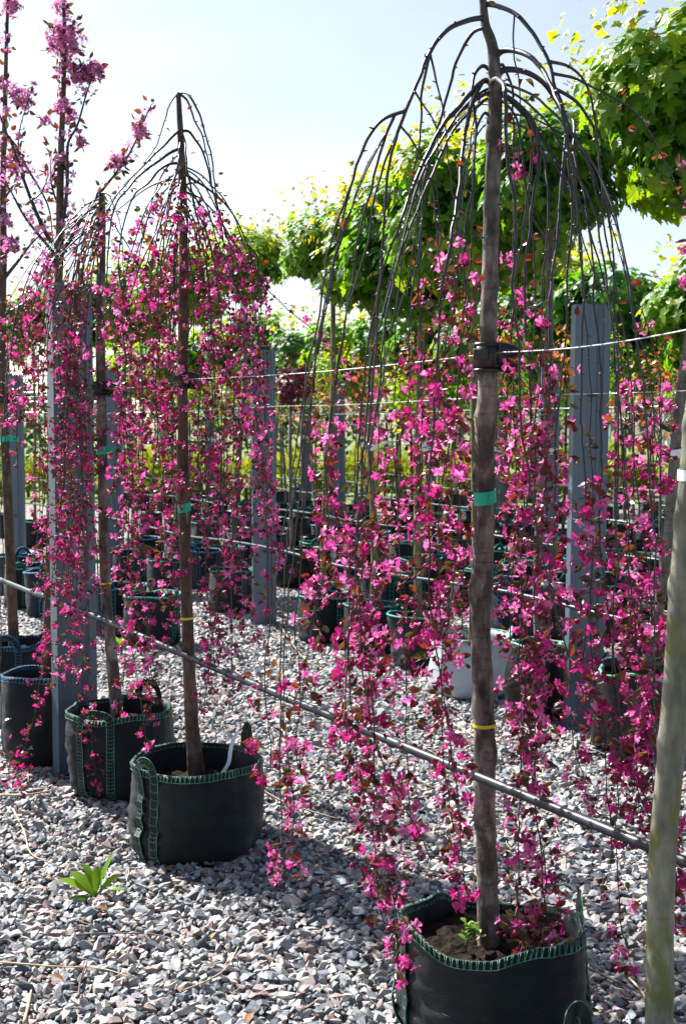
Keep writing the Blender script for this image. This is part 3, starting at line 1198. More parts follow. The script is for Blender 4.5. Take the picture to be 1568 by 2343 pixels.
# ---- tree one
D1 = T1.y
tl = [at(x, y, D1) for x, y in [(1116, 2200), (1114, 2040), (1110, 1850), (1108, 1700), (1103, 1560), (1097, 1430), (1104, 1280), (1108, 1150), (1107, 1020), (1114, 880), (1117, 740), (1120, 600), (1124, 450), (1129, 320), (1131, 200), (1126, 110), (1110, 60), (1104, 10), (1100, -40)]]
pxm = D1 / F_PX
bag1 = Vector((T1.x, T1.y, 0))
k1 = [(z, a, amt * 0.8, w) for z, a, amt, w in [(at(0, 745, D1).z, -1.7, 0.006, 0.025), (at(0, 897, D1).z, -1.6, 0.007, 0.028), (at(0, 930, D1).z, -0.2, 0.014, 0.022), (at(0, 960, D1).z, 3.0, 0.012, 0.025), (at(0, 1090, D1).z, 2.9, 0.011, 0.03), (at(0, 1040, D1).z, -1.2, 0.006, 0.02), (at(0, 1350, D1).z, 3.1, 0.012, 0.03), (at(0, 1420, D1).z, -2.4, 0.006, 0.03), (at(0, 1620, D1).z, 3.0, 0.009, 0.025), (at(0, 1730, D1).z, -0.3, 0.008, 0.03), (at(0, 590, D1).z, -1.2, 0.006, 0.02), (at(0, 1870, D1).z, 3.1, 0.008, 0.03), (at(0, 2000, D1).z, -0.5, 0.006, 0.02), (at(0, 650, D1).z, 0.1, 0.006, 0.02), (at(0, 1230, D1).z, -1.9, 0.006, 0.022), (at(0, 1500, D1).z, -1.1, 0.006, 0.02), (at(0, 300, D1).z, 3.0, 0.006, 0.03)]]
W1 = Weeper('weeping_crabapple', 'tallest weeping crabapple, black clamp and green tape on its grey knotted trunk', T1, tl, [26 * pxm, 25 * pxm, 24.5 * pxm, 24 * pxm, 24 * pxm, 24 * pxm, 23 * pxm, 22.5 * pxm, 22 * pxm, 22 * pxm, 19.5 * pxm, 18.5 * pxm, 18 * pxm, 17 * pxm, 16 * pxm, 12 * pxm, 10 * pxm, 8.5 * pxm, 8 * pxm], k1, D1, 1.0, 'bark', 290, 28)


def zpx(y, d):
    return at(0, y, d).z


def S(tree, pts, off, r0, ybloom, dens=1.0, leafy=1.0, settle=4, **kw):
    line = px_line(pts, tree.d0, off, settle)
    x0, y0 = pts[0]
    best, bq, side_shoot = 26.0, None, False
    if min(abs(project(q)[0] - x0) + 0.3 * abs(project(q)[1] - y0) for q in tree.trunk_line) > 24:
        for ln in tree.lines:                      # a side shoot springs from the branch it touches
            for q in ln:
                a, b = project(q)
                if math.hypot(a - x0, b - y0) < best:
                    best, bq = math.hypot(a - x0, b - y0), q
        if bq is not None:
            side_shoot = True
            line = [bq.copy()] + [at(x, y, bq.y + (tree.d0 + off - bq.y) * min(1.0, i / 4)) for i, (x, y) in enumerate(pts) if i > 0]
    if not side_shoot:                             # a limb leaves the trunk a little below its first point
        near = min(tree.trunk_line, key=lambda q: (q - line[0] + Vector((0, 0, 0.018))).length)
        line = [near.copy()] + line
    tree.strand(line, r0, zpx(ybloom, tree.d0), dens, leafy, **kw)


S(W1, [(1106, 42), (1062, 48), (1012, 76), (972, 140), (940, 208), (908, 320), (884, 430), (872, 600), (845, 760), (824, 960), (815, 1200), (834, 1420), (850, 1620), (862, 1830), (886, 1990), (906, 2100), (912, 2215)], -0.24, 0.0105, 1130, 1.6, step=0.021)
S(W1, [(914, 238), (872, 276), (838, 328), (802, 420), (766, 520), (745, 620), (722, 760), (700, 900), (672, 1120), (656, 1250), (645, 1450), (640, 1700), (645, 1880), (656, 2015)], -0.22, 0.006, 1840, 1.1, 0.8, 1, leaf_from=0.6)
S(W1, [(900, 262), (880, 320), (852, 420), (818, 560), (800, 700), (772, 850), (748, 1000), (736, 1180), (722, 1350), (702, 1500), (690, 1600)], -0.05, 0.005, 900, 0.75, 1, 1)
S(W1, [(1098, 66), (1070, 78), (1040, 132), (1012, 250), (986, 350), (955, 440), (925, 560), (905, 700), (882, 860), (862, 1000), (850, 1180), (842, 1350), (838, 1480)], 0.10, 0.008, 1000, 0.9)
S(W1, [(985, 125), (970, 200), (962, 300), (940, 420), (905, 560), (880, 720), (868, 860), (860, 980)], 0.2, 0.005, 820, 0.5)
S(W1, [(942, 205), (966, 240), (990, 275), (1002, 330), (1000, 480), (985, 640)], -0.10, 0.0035, 560, 0.4)
S(W1, [(912, 285), (950, 330), (985, 400), (1000, 520), (1010, 640), (1005, 800), (1000, 980)], -0.28, 0.0035, 620, 0.9)
S(W1, [(980, 122), (1000, 190), (1012, 260), (1030, 400), (1040, 560), (1035, 760)], 0.1, 0.004, 600, 0.7)
S(W1, [(1106, 185), (1062, 228), (1010, 290), (960, 390), (915, 500), (880, 610), (862, 760), (850, 900), (835, 1050), (815, 1230), (800, 1430), (790, 1600), (800, 1800)], -0.32, 0.0105, 1100, 1.0)
S(W1, [(1110, 215), (1060, 250), (1010, 290), (985, 380), (965, 520), (945, 660), (940, 800), (935, 900), (905, 1060), (880, 1250), (870, 1420), (865, 1600)], 0.15, 0.0085, 1000, 0.9)
S(W1, [(1104, 195), (1075, 240), (1062, 330), (1050, 440), (1030, 560), (1012, 700), (1000, 840), (985, 1000), (975, 1200), (985, 1400), (1010, 1560), (1030, 1700), (1045, 1820), (1060, 1990), (1075, 2060)], -0.34, 0.008, 620, 0.85)
S(W1, [(1104, 150), (1085, 190), (1080, 300), (1075, 420), (1068, 560), (1060, 720), (1040, 900), (1020, 1100), (1005, 1300), (1010, 1500), (1020, 1720), (1040, 1900)], -0.2, 0.007, 560, 0.7)
S(W1, [(1108, 260), (1085, 330), (1078, 480), (1070, 660), (1060, 860), (1050, 1060), (1060, 1260), (1055, 1440)], 0.26, 0.006, 500, 0.8)
S(W1, [(1112, 225), (1050, 270), (1000, 330), (970, 430), (960, 560), (962, 720), (970, 900), (955, 1080), (945, 1280), (955, 1440)], -0.12, 0.006, 640, 0.9)
# right side
S(W1, [(1112, 10), (1150, 18), (1190, 40), (1225, 85), (1255, 140), (1275, 210), (1300, 290), (1340, 360), (1372, 480), (1400, 620), (1425, 760), (1440, 900), (1450, 1060), (1470, 1220), (1490, 1400), (1500, 1560), (1520, 1700)], -0.16, 0.0095, 880, 0.9)
S(W1, [(1170, 36), (1175, 110), (1180, 180), (1184, 260), (1182, 380)], -0.05, 0.003, 250, 0.4, 1, 1)
S(W1, [(1258, 140), (1300, 152), (1335, 185), (1352, 240), (1365, 330), (1380, 420), (1400, 500), (1420, 600), (1450, 720), (1478, 850), (1500, 980), (1512, 1100)], 0.05, 0.0055, 900, 0.8)
S(W1, [(1150, 116), (1195, 124), (1235, 155), (1262, 200), (1285, 260), (1310, 380), (1325, 560), (1330, 760), (1325, 960), (1340, 1120), (1355, 1300), (1350, 1480), (1375, 1650), (1390, 1820), (1400, 1960)], -0.26, 0.011, 1000, 0.7)
S(W1, [(1150, 160), (1200, 168), (1240, 195), (1270, 240), (1290, 300), (1310, 450), (1300, 640), (1290, 820), (1275, 1000), (1270, 1180), (1265, 1350), (1235, 1500), (1225, 1650), (1215, 1800)], 0.12, 0.012, 800, 0.85)
S(W1, [(1255, 168), (1310, 178), (1345, 194), (1400, 222), (1450, 258), (1490, 310), (1520, 368), (1548, 430), (1580, 520), (1605, 700), (1610, 950)], -0.1, 0.005, 300, 0.45, 1.0, 1)
S(W1, [(1242, 200), (1290, 215), (1325, 245), (1355, 300), (1370, 380), (1390, 520), (1405, 700), (1415, 880), (1420, 1060), (1432, 1200), (1440, 1380), (1455, 1560), (1480, 1720), (1500, 1850), (1535, 1950)], 0.1, 0.007, 900, 0.95)
S(W1, [(1122, 190), (1135, 180), (1150, 200), (1152, 260), (1165, 420), (1172, 600), (1178, 760), (1190, 920), (1215, 1120), (1240, 1260), (1275, 1400), (1300, 1500), (1340, 1600), (1390, 1680), (1440, 1760), (1500, 1860), (1550, 1940)], -0.35, 0.009, 1440, 1.1, 0.8, 2)
S(W1, [(1135, 205), (1180, 235), (1225, 290), (1245, 380), (1250, 520), (1245, 680), (1230, 860), (1215, 1040), (1195, 1200), (1185, 1400), (1190, 1600), (1200, 1740)], -0.2, 0.007, 640, 0.9)
S(W1, [(1280, 250), (1310, 280), (1320, 380), (1345, 560), (1360, 720), (1370, 900), (1378, 1100), (1375, 1250), (1390, 1420), (1395, 1580), (1410, 1760), (1405, 1900), (1420, 2080), (1440, 2190)], -0.22, 0.005, 1000, 0.8, 1, 1)
S(W1, [(1200, 240), (1215, 330), (1205, 480), (1180, 640), (1170, 800), (1175, 950), (1180, 1120), (1170, 1300), (1165, 1480)], 0.2, 0.006, 560, 1.0)
S(W1, [(1230, 250), (1232, 360), (1215, 500), (1200, 640), (1205, 800), (1215, 950), (1225, 1120), (1225, 1300), (1210, 1480), (1195, 1650), (1190, 1820), (1185, 1980), (1180, 2120), (1195, 2190)], -0.15, 0.006, 760, 1.05, 1, 2)
S(W1, [(1290, 300), (1285, 420), (1270, 560), (1262, 700), (1255, 860), (1245, 1040), (1250, 1200), (1255, 1400), (1240, 1600), (1225, 1800), (1240, 1980), (1250, 2110), (1262, 2170)], -0.1, 0.005, 900, 1.0, 1, 2)
S(W1, [(1150, 150), (1170, 230), (1175, 380), (1172, 560), (1165, 760), (1160, 960), (1168, 1160), (1160, 1360)], 0.28, 0.006, 600, 0.9)
for k in range(5):
    side = random.choice((-1, 1))
    ys = random.uniform(200, 330)
    xb = random.uniform(860, 1060) if side < 0 else random.uniform(1290, 1520)
    xs = 1118 + side * abs(xb - 1118) * random.uniform(0.45, 0.8)
    y1 = random.uniform(1300, 1900)
    S(W1, [(1120, ys), ((1120 + xs) / 2, ys + 15), (xs, ys + 110), (xs + (xb - xs) * 0.5, ys + 350), (xb + random.uniform(-14, 14), 850), (xb + random.uniform(-25, 25), (850 + y1) / 2), (xb + random.uniform(-35, 35), y1)], random.uniform(-0.38, 0.38), 0.0048, random.uniform(650, 1000), random.uniform(0.7, 1.1), 1, 2)
S(W1, [(900, 300), (872, 400), (835, 560), (790, 740), (760, 900), (742, 1050), (748, 1200), (730, 1360), (712, 1470)], -0.1, 0.0042, 880, 1.0, 1, 1)
S(W1, [(880, 300), (830, 400), (770, 590), (728, 800), (706, 1000), (692, 1200), (676, 1400), (690, 1560), (678, 1690), (690, 1760)], -0.16, 0.0034, 1440, 1.1, 1, 1)
S(W1, [(860, 325), (810, 450), (752, 650), (700, 900), (660, 1150), (618, 1400), (600, 1560), (612, 1700), (618, 1760)], -0.3, 0.0034, 1480, 1.0, 1, 1)
S(W1, [(800, 425), (770, 560), (735, 760), (700, 1000), (668, 1300), (650, 1560), (662, 1750), (672, 1880), (650, 1990)], -0.12, 0.0032, 1540, 0.9, 1, 1)
S(W1, [(1112, 205), (1050, 262), (960, 420), (905, 620), (865, 900), (832, 1200), (826, 1450), (850, 1650), (900, 1800), (955, 1900), (985, 1965)], -0.30, 0.0055, 1350, 1.15)
S(W1, [(1108, 230), (1040, 300), (950, 480), (880, 700), (835, 980), (802, 1300), (802, 1560), (826, 1800), (858, 1960), (880, 2110)], -0.27, 0.0055, 1500, 1.6, step=0.023)
S(W1, [(1140, 230), (1180, 290), (1215, 480), (1222, 760), (1205, 1050), (1190, 1350), (1205, 1650), (1222, 1850), (1240, 2010), (1232, 2150)], -0.08, 0.005, 1500, 1.25)
S(W1, [(1140, 215), (1220, 290), (1330, 480), (1400, 760), (1425, 1050), (1440, 1300), (1465, 1520), (1490, 1680), (1510, 1800), (1530, 1900)], -0.3, 0.0055, 1250, 1.1)
S(W1, [(1140, 190), (1250, 240), (1380, 420), (1440, 680), (1470, 950), (1490, 1200), (1500, 1450), (1495, 1640), (1515, 1800), (1535, 1950), (1545, 2060)], -0.42, 0.0055, 1480, 1.3, 1, 3)
S(W1, [(1145, 200), (1240, 270), (1350, 470), (1400, 760), (1415, 1100), (1405, 1400), (1420, 1650), (1455, 1800), (1500, 1900), (1530, 1990), (1545, 2120)], -0.36, 0.005, 1560, 1.3, 1, 3)
S(W1, [(1145, 215), (1230, 300), (1320, 520), (1345, 850), (1350, 1200), (1335, 1500), (1310, 1680), (1330, 1780)], 0.1, 0.0045, 1050, 0.9, 1, 3)
W1.finish()

# ---- tree two
D2 = T2.y
pxm = D2 / F_PX
tl = [at(x, y, D2) for x, y in [(449, 1790), (447, 1740), (438, 1650), (432, 1520), (428, 1400), (424, 1250), (420, 1100), (418, 950), (418, 820), (420, 680), (421, 560), (418, 450), (415, 350), (411, 270), (408, 212)]]
k2 = [(zpx(y, D2), a, 0.006, 0.03) for y, a in ((1450, -1.5), (1310, 3.0), (1200, -0.4), (1030, 3.1), (900, -1.8), (760, 0.0), (640, 3.0), (1600, 0.2))]
W2 = Weeper('weeping_crabapple', 'bushy weeping crabapple, full pink curtain, white ribbon on its bag', T2, tl, [23 * pxm, 20 * pxm, 15.5 * pxm, 14 * pxm, 13.5 * pxm, 13 * pxm, 12.5 * pxm, 12 * pxm, 12 * pxm, 11.5 * pxm, 11 * pxm, 10 * pxm, 8 * pxm, 6.5 * pxm, 5.5 * pxm], k2, D2, 0.9, 'bark_brown', 280, 20)
S(W2, [(408, 214), (425, 212), (445, 235), (462, 275), (475, 330), (485, 400), (500, 480), (520, 540), (545, 600), (560, 700), (575, 820), (590, 950), (600, 1100), (610, 1300), (600, 1480)], -0.15, 0.006, 520, 0.8)
S(W2, [(410, 216), (430, 232), (440, 270), (462, 310), (478, 370), (490, 450), (505, 520), (520, 640), (530, 800), (540, 1000), (545, 1200), (560, 1400)], 0.1, 0.0055, 470, 0.9)
S(W2, [(408, 216), (396, 225), (385, 250), (370, 300), (355, 340), (330, 380), (290, 420), (240, 480), (200, 540)], -0.05, 0.005, 480, 0.6)
S(W2, [(410, 300), (380, 330), (340, 365), (300, 405), (262, 455), (228, 520), (205, 600), (190, 700), (180, 820)], -0.08, 0.0075, 480, 0.5)
S(W2, [(412, 340), (385, 352), (350, 375), (320, 400), (280, 450), (255, 510), (245, 600), (250, 720), (270, 860), (285, 1000), (295, 1200), (290, 1400), (315, 1560), (335, 1700)], -0.24, 0.0075, 540, 0.95)
S(W2, [(414, 375), (390, 375), (365, 390), (340, 420), (305, 450), (280, 520), (275, 640), (295, 780), (310, 950), (320, 1120), (330, 1300), (340, 1500), (345, 1660)], 0.0, 0.0075, 560, 0.95)
S(W2, [(416, 410), (380, 412), (345, 425), (310, 448), (270, 480), (215, 520), (160, 590), (110, 670)], 0.12, 0.0065, 560, 0.5)
S(W2, [(416, 300), (432, 305), (455, 340), (475, 390), (492, 450), (510, 510), (540, 560), (575, 600), (600, 650), (590, 780), (600, 900), (615, 1050), (620, 1200)], 0.05, 0.0065, 540, 1.1)
S(W2, [(418, 395), (440, 410), (470, 430), (500, 455), (535, 500), (560, 545), (600, 640), (640, 690), (700, 745), (760, 800), (830, 852), (888, 890)], -0.05, 0.007, 620, 0.28, 0.5)
S(W2, [(416, 310), (425, 340), (432, 400), (445, 480), (470, 560), (480, 700), (490, 850), (480, 1000), (470, 1200), (480, 1400), (500, 1550)], -0.26, 0.006, 500, 1.05)
S(W2, [(414, 320), (405, 360), (395, 420), (385, 500), (372, 600), (362, 750), (360, 900), (370, 1080), (375, 1250), (385, 1400)], -0.28, 0.006, 500, 1.05)
S(W2, [(440, 420), (470, 470), (500, 560), (540, 650), (555, 720), (560, 860), (548, 1000)], -0.2, 0.0045, 560, 1.3, 1, 2)
S(W2, [(560, 560), (590, 600), (585, 700), (580, 840), (590, 980), (615, 1150), (640, 1250), (655, 1300)], -0.1, 0.004, 620, 0.9, 1, 2)
for k in range(25):
    side = random.choice((-1, 1))
    ys = random.uniform(330, 500)
    xb = random.choice((285, 305, 322, 340, 360, 398, 442, 462, 480, 500, 545, 590, 608)) + random.uniform(-9, 9)
    xs = 420 + (xb - 420) * random.uniform(0.6, 0.95)
    y1 = random.uniform(1000, 1640)
    dx = xb - 418
    S(W2, [(418, ys), (418 + dx * 0.28, ys + 22), (418 + dx * 0.58, ys + 85), (418 + dx * 0.86, ys + 190), (xb, ys + 300), (xb + random.uniform(-14, 14), 820), (xb + random.uniform(-22, 22), (820 + y1) / 2), (xb + random.uniform(-26, 26), y1)], random.uniform(-0.36, 0.32), 0.005, random.uniform(400, 560), random.uniform(0.65, 1.0), 1.3, 2, step=0.044)
W2.finish()

# ---- tree three
D3 = T3.y
pxm = D3 / F_PX
tl = [at(x, y, D3) for x, y in [(269, 1690), (267, 1620), (256, 1500), (246, 1400), (240, 1300), (237, 1150), (234, 1000), (231, 850), (230, 720), (232, 600), (233, 500), (233, 442)]]
k3 = [(zpx(y, D3), a, 0.006, 0.03) for y, a in ((1340, -1.5), (1250, 3.0), (1130, -0.4), (980, 3.1), (840, -1.8), (760, 0.0))]
W3 = Weeper('weeping_crabapple', 'shorter weeping crabapple in front of the broad steel post, green tag sticking out', T3, tl, [16 * pxm, 15 * pxm, 13.5 * pxm, 12.5 * pxm, 12 * pxm, 11.5 * pxm, 11.5 * pxm, 11 * pxm, 11 * pxm, 10 * pxm, 9 * pxm, 7 * pxm], k3, D3, 0.9, 'bark', 260, 18)
S(W3, [(233, 446), (222, 442), (210, 470), (185, 500), (150, 540), (120, 600), (90, 680), (60, 760), (40, 900)], -0.25, 0.006, 640, 0.7)
S(W3, [(233, 445), (245, 442), (262, 460), (275, 520), (280, 620), (285, 760), (290, 900), (285, 1100)], -0.1, 0.005, 580, 0.6)
S(W3, [(232, 480), (205, 490), (170, 512), (120, 550), (75, 600), (30, 680), (-10, 760)], 0.1, 0.0065, 620, 0.6)
S(W3, [(232, 500), (210, 520), (190, 560), (175, 640), (165, 760), (150, 900), (140, 1080), (150, 1260), (180, 1440), (200, 1600), (215, 1720), (222, 1830)], -0.3, 0.006, 680, 0.85)
S(W3, [(232, 520), (205, 545), (185, 600), (170, 700), (160, 850), (150, 1000), (140, 1150), (120, 1330), (100, 1500), (85, 1620), (60, 1700), (40, 1800)], -0.33, 0.006, 700, 0.85)
S(W3, [(180, 510), (140, 560), (110, 640), (95, 760), (88, 900), (92, 1080), (90, 1250), (110, 1420), (130, 1560)], -0.2, 0.004, 660, 0.55, 1, 2)
S(W3, [(110, 560), (70, 620), (30, 760), (12, 900), (5, 1100), (8, 1300), (0, 1500), (5, 1680), (20, 1780)], -0.5, 0.004, 1560, 0.9, 0.5, 2)
S(W3, [(233, 500), (200, 600), (150, 720), (95, 840), (40, 920), (0, 960)], -0.2, 0.004, 700, 0.55, 1, 2)
S(W3, [(235, 480), (265, 520), (300, 570), (325, 620), (335, 720), (330, 900), (320, 1080)], 0.15, 0.005, 580, 0.6)
for k in range(19):
    xb = random.choice((92, 105, 130, 142, 155, 168, 180, 195, 205, 218, 282)) + random.uniform(-7, 7)
    ys = random.uniform(450, 560)
    xs = 232 + (xb - 232) * random.uniform(0.5, 0.9)
    y1 = random.uniform(1050, 1600)
    dx = xb - 232
    S(W3, [(232, ys), (232 + dx * 0.3, ys + 20), (232 + dx * 0.6, ys + 75), (232 + dx * 0.88, ys + 170), (xb, ys + 270), (xb + random.uniform(-10, 10), 860), (xb + random.uniform(-18, 18), (860 + y1) / 2), (xb + random.uniform(-22, 22), y1)], random.uniform(-0.36, 0.05), 0.005, random.uniform(540, 720), random.uniform(0.5, 0.8), 1.3, 2, step=0.044, budshare=0.6)
for k in range(7):
    xb = 15 + k * 13 + random.uniform(-5, 5)
    ys = random.uniform(455, 540)
    y1 = random.uniform(800, 1250)
    S(W3, [(232, ys), (190, ys + 22), (150 - k * 2, ys + 60), ((xb + 150) / 2, ys + 125), (xb + 12, ys + 230), (xb, 800), (xb + random.uniform(-10, 10), y1)], random.uniform(-0.34, 0.1), 0.0055, random.uniform(560, 660), 0.75, 1.4, 3, step=0.04)
W3.finish()


# ------------------------------------------------------------------ upright crabapples with lilac blossom
def upright(label, base, d, trunk_px, radii_px, limbs, poms, seed):
    random.seed(seed)
    pm = d / F_PX
    root = tag(empty('upright_crabapple', base), label, 'tree', 'upright lilac crabapples')
    line = smooth_line([at(x, y, d) for x, y in trunk_px], 8)
    rr = np.interp(np.linspace(0, 1, len(line)), np.linspace(0, 1, len(radii_px)), radii_px) * pm
    trunk_mesh('trunk', line, rr, base, 'bark_brown', root, [(line[k].z, random.uniform(0, 6), 0.004, 0.03) for k in range(10, len(line), 14)], 14, 0.06, seed)
    allp = []
    for pts, off, r0 in limbs:
        ln = smooth_line(px_line(pts, d, off, 3), 6)
        m = len(ln)
        mb = MB()
        mb.tube([p - base for p in ln], [r0 * pm * (1 - 0.75 * i / (m - 1)) for i in range(m)], 7)
        nodes = resample(ln, 0.06)
        for p in nodes[2:]:
            dd = rv(1).normalized()
            mb.tube([p - base, p - base + dd * 0.035], [0.0025, 0.001], 4, cap=False)
        mb.build('branch', M['twig'], root)
        allp.append(nodes)
    tn = resample(line, 0.07)
    allp.append([p for p in tn if p.z > 1.75])
    fl, lf = [], []
    for nodes in allp:
        for p in nodes[2:]:
            for k in range(random.choice((1, 2, 3, 4))):
                z = (rv(1) + Vector((0, 0, 0.4))).normalized()
                lf.append((p - base + z * 0.02, z, random.uniform(0.035, 0.055)))
            if random.random() < 0.55:
                for k in range(random.randint(2, 6)):
                    z = rv(1).normalized()
                    fl.append((p - base + z * random.uniform(0.02, 0.05), z, 0.02 * random.uniform(0.8, 1.2)))
    for (x, y, rad, n, off) in poms:
        c = at(x, y, d + off) - base
        for k in range(n):
            z = rv(1).normalized()
            q = c + Vector((z.x, z.y, z.z)) * rad * pm * random.uniform(0.35, 1.0)
            fl.append((q, (z + rv(0.5)).normalized(), 0.0205 * random.uniform(0.8, 1.25)))
            if random.random() < 0.35:
                lf.append((q, (z + rv(0.6)).normalized(), random.uniform(0.035, 0.055)))
    fl.sort(key=lambda f: f[0].y)
    rest = []
    for k, (p, z, sc) in enumerate(fl):
        A = frame(z, p, sc, random.uniform(0, 6))
        if k < 150:
            o = bpy.data.objects.new('blossom', LILAC_ME[random.randrange(6)])
            COL.objects.link(o)
            o.parent = root
            o.matrix_local = Matrix(A.tolist())
        else:
            rest.append(A)
    V, T, mi, t = merge(FLOWERS, [random.randrange(6) for _ in rest], rest, [random.random() for _ in rest])
    tag(np_mesh('blossoms', V, T, mi, t, False, [M['petal_lilac'], M['stalk'], M['stamen']], root), kind='stuff')
    V, T, mi, t = merge(LEAVES, [random.randrange(4) for _ in lf], [frame(z, p, sc, random.uniform(0, 6)) for p, z, sc in lf], [random.uniform(0.05, 0.9) for _ in lf])
    tag(np_mesh('leaves', V, T, mi, t, False, [M['leaf_bronze']], root), kind='stuff')
    return root


D4 = T4.y
upright('upright lilac crabapple with a green tag on its trunk, beside the blue-stitched bag', T4, D4,
        [(34, 1500), (28, 1380), (20, 1180), (10, 950), (6, 760), (8, 560), (8, 400), (12, 250), (16, 80), (22, -60)],
        [13, 12, 11, 10, 9, 8, 7, 5.5, 4, 3],
        [([(8, 640), (40, 600), (70, 560), (110, 520)], -0.1, 5), ([(6, 300), (40, 340), (60, 380), (110, 470), (122, 560)], 0.1, 5), ([(8, 500), (-30, 420), (-60, 300), (-80, 150)], 0.1, 5),
         ([(8, 460), (40, 400), (45, 300), (75, 200)], -0.2, 3), ([(10, 720), (60, 690), (110, 640)], 0.15, 4)],
        [(28, 12, 24, 40, 0), (45, 215, 26, 45, -0.05), (8, 190, 16, 20, 0.05), (34, 375, 26, 45, -0.1), (10, 500, 20, 30, 0), (20, 560, 22, 30, -0.1), (60, 235, 16, 18, 0), (5, 330, 14, 14, 0.1)], 71)
T5 = Vector((at(96, 1200, 5.93).x, 5.93, 0))
upright('upright lilac crabapple rising straight behind the broad steel post', T5, 5.93,
        [(104, 1600), (112, 1400), (122, 1100), (128, 850), (133, 680), (137, 560), (138, 440), (141, 320), (146, 200), (148, 80), (143, -40)],
        [12, 12, 11, 10.5, 10, 9.5, 8.5, 7, 5.5, 4, 3],
        [([(134, 560), (112, 545), (85, 490), (58, 420), (35, 350), (10, 290), (-8, 240)], 0.05, 6), ([(136, 540), (150, 470), (155, 400), (156, 330), (178, 285), (198, 215), (215, 170)], -0.08, 5),
         ([(134, 600), (165, 540), (200, 480), (250, 415), (285, 370), (312, 320), (345, 240)], 0.08, 5.5), ([(133, 590), (60, 500), (20, 430), (-20, 400)], 0.1, 4), ([(138, 480), (118, 420), (118, 340)], 0.1, 3),
         ([(70, 460), (95, 440), (112, 400)], 0.05, 3)],
        [(150, 92, 46, 120, 0), (140, 15, 18, 22, 0), (150, 140, 14, 16, 0), (182, 170, 28, 55, -0.05), (215, 158, 20, 34, -0.08), (145, 245, 22, 36, 0), (165, 265, 16, 22, 0.05), (185, 325, 11, 14, -0.1),
         (318, 300, 22, 40, 0.08), (270, 368, 24, 42, 0.08), (140, 365, 14, 16, 0), (105, 275, 10, 10, 0.05)], 72)
random.seed(5)

# ------------------------------------------------------------------ the bags of the front row
G = 'woven grow bags on the gravel'


def soil_z(o, h, soil):
    return h - soil - 0.02


b1 = make_bag((T1.x + 0.024, T1.y + 0.0, 0), 0.238, 0.242, 0.318, 1.3, 0.0, 'bag', 'stitch', [(-0.22, 0.12, 0.045, 0.035), (PI + 0.25, PI - 0.1, 0.02, 0.03)], 0.05, 1.0, 0.022, [(1.45, 0.75, -0.062), (2.1, 0.22, 0.028), (3.5, 0.3, 0.015), (-0.1, 0.3, 0.02)])
tag(b1, 'black woven bag with green stitching and a small seedling, tallest weeping tree in it', 'grow bag', G)
b2 = make_bag((T2.x + 0.035, T2.y - 0.08, 0), 0.232, 0.241, 0.352, 4.2, 0.0, 'bag', 'stitch', [(-2.42, -2.12, 0.035, 0.032), (0.55, 0.75, 0.085, 0.035)], 0.07, 1.0, 0.012, [(-2.6, 0.3, 0.01)])
tag(b2, 'black woven bag with two stitched straps, moss and a white ribbon', 'grow bag', G)
b3 = make_bag((T3.x + 0.065, T3.y - 0.05, 0), 0.225, 0.232, 0.375, 7.7, 0.0, 'bag', 'stitch', [(-2.15, -1.55, 0.03, 0.03), (0.9, 1.4, 0.06, 0.03)], 0.05, 1.0, 0.02)
tag(b3, 'black woven bag overhung by pink tips, tight beside the broad steel post', 'grow bag', G)
b4 = make_bag((T4.x + 0.0, T4.y, 0), 0.235, 0.24, 0.42, 2.9, 0.0, 'bag_blue', 'stitch_blue', [(-1.75, -1.2, 0.05, 0.03), (0.7, 1.1, 0.10, 0.03)], 0.05, 1.0, 0.03)
tag(b4, 'dark blue woven bag with blue stitching and a raised loop handle', 'grow bag', G)
b5 = make_bag((T5.x - 0.02, T5.y - 0.05, 0), 0.165, 0.170, 0.44, 5.9, 0.4, 'bag', 'stitch_blue', [], 0.05, 0.8, 0.015)
tag(b5, 'narrow tall black woven bag with blue rim stitching', 'grow bag', G)
T0 = Vector((at(1503, 2342, 2.42).x, 2.42, 0))
b0 = make_bag((T0.x + 0.03, T0.y - 0.06, 0), 0.225, 0.23, 0.32, 8.8, 0.3, 'bag', 'stitch', [(1.9, 2.3, 0.05, 0.03)], 0.05, 1.0, 0.02)
tag(b0, 'black woven bag holding the pale smooth trunk', 'grow bag', G)

# pale tree on the row: its crown stands above and outside the view
root = tag(empty('lime_tree', T0), 'pale greenish smooth trunk with a white tape band', 'tree')
tl = smooth_line([at(x, y, 2.42) for x, y in [(1505, 2480), (1506, 2342), (1508, 2150), (1514, 1950), (1531, 1750), (1546, 1550), (1558, 1350), (1571, 1180), (1584, 1050), (1591, 975), (1612, 850), (1628, 700), (1642, 500), (1660, 200), (1680, -60)]], 10)
pm0 = 2.42 / F_PX
rr = np.interp(np.linspace(0, 1, len(tl)), np.linspace(0, 1, 15), [36, 33, 32, 31.5, 31, 30, 29, 28, 27, 27, 23, 22, 20, 18, 15]) * pm0
trunk_mesh('trunk', tl, rr, T0, 'bark_pale', root, [(zpx(970, 2.42), 3.0, 0.007, 0.02), (zpx(1190, 2.42), 3.1, 0.005, 0.018), (zpx(1340, 2.42), 3.0, 0.005, 0.015), (zpx(1700, 2.42), 2.9, 0.004, 0.015), (zpx(2090, 2.42), -2.0, 0.004, 0.015), (zpx(2260, 2.42), -0.8, 0.004, 0.015)], 28, 0.03, 3.3)
crown_top = tl[-1] - T0

# clamps on the wire
def trunk_point(tree, z):
    i = min(range(len(tree.trunk_line)), key=lambda k: abs(tree.trunk_line[k].z - z))
    return tree.trunk_line[i], tree.trunk_rr[i]


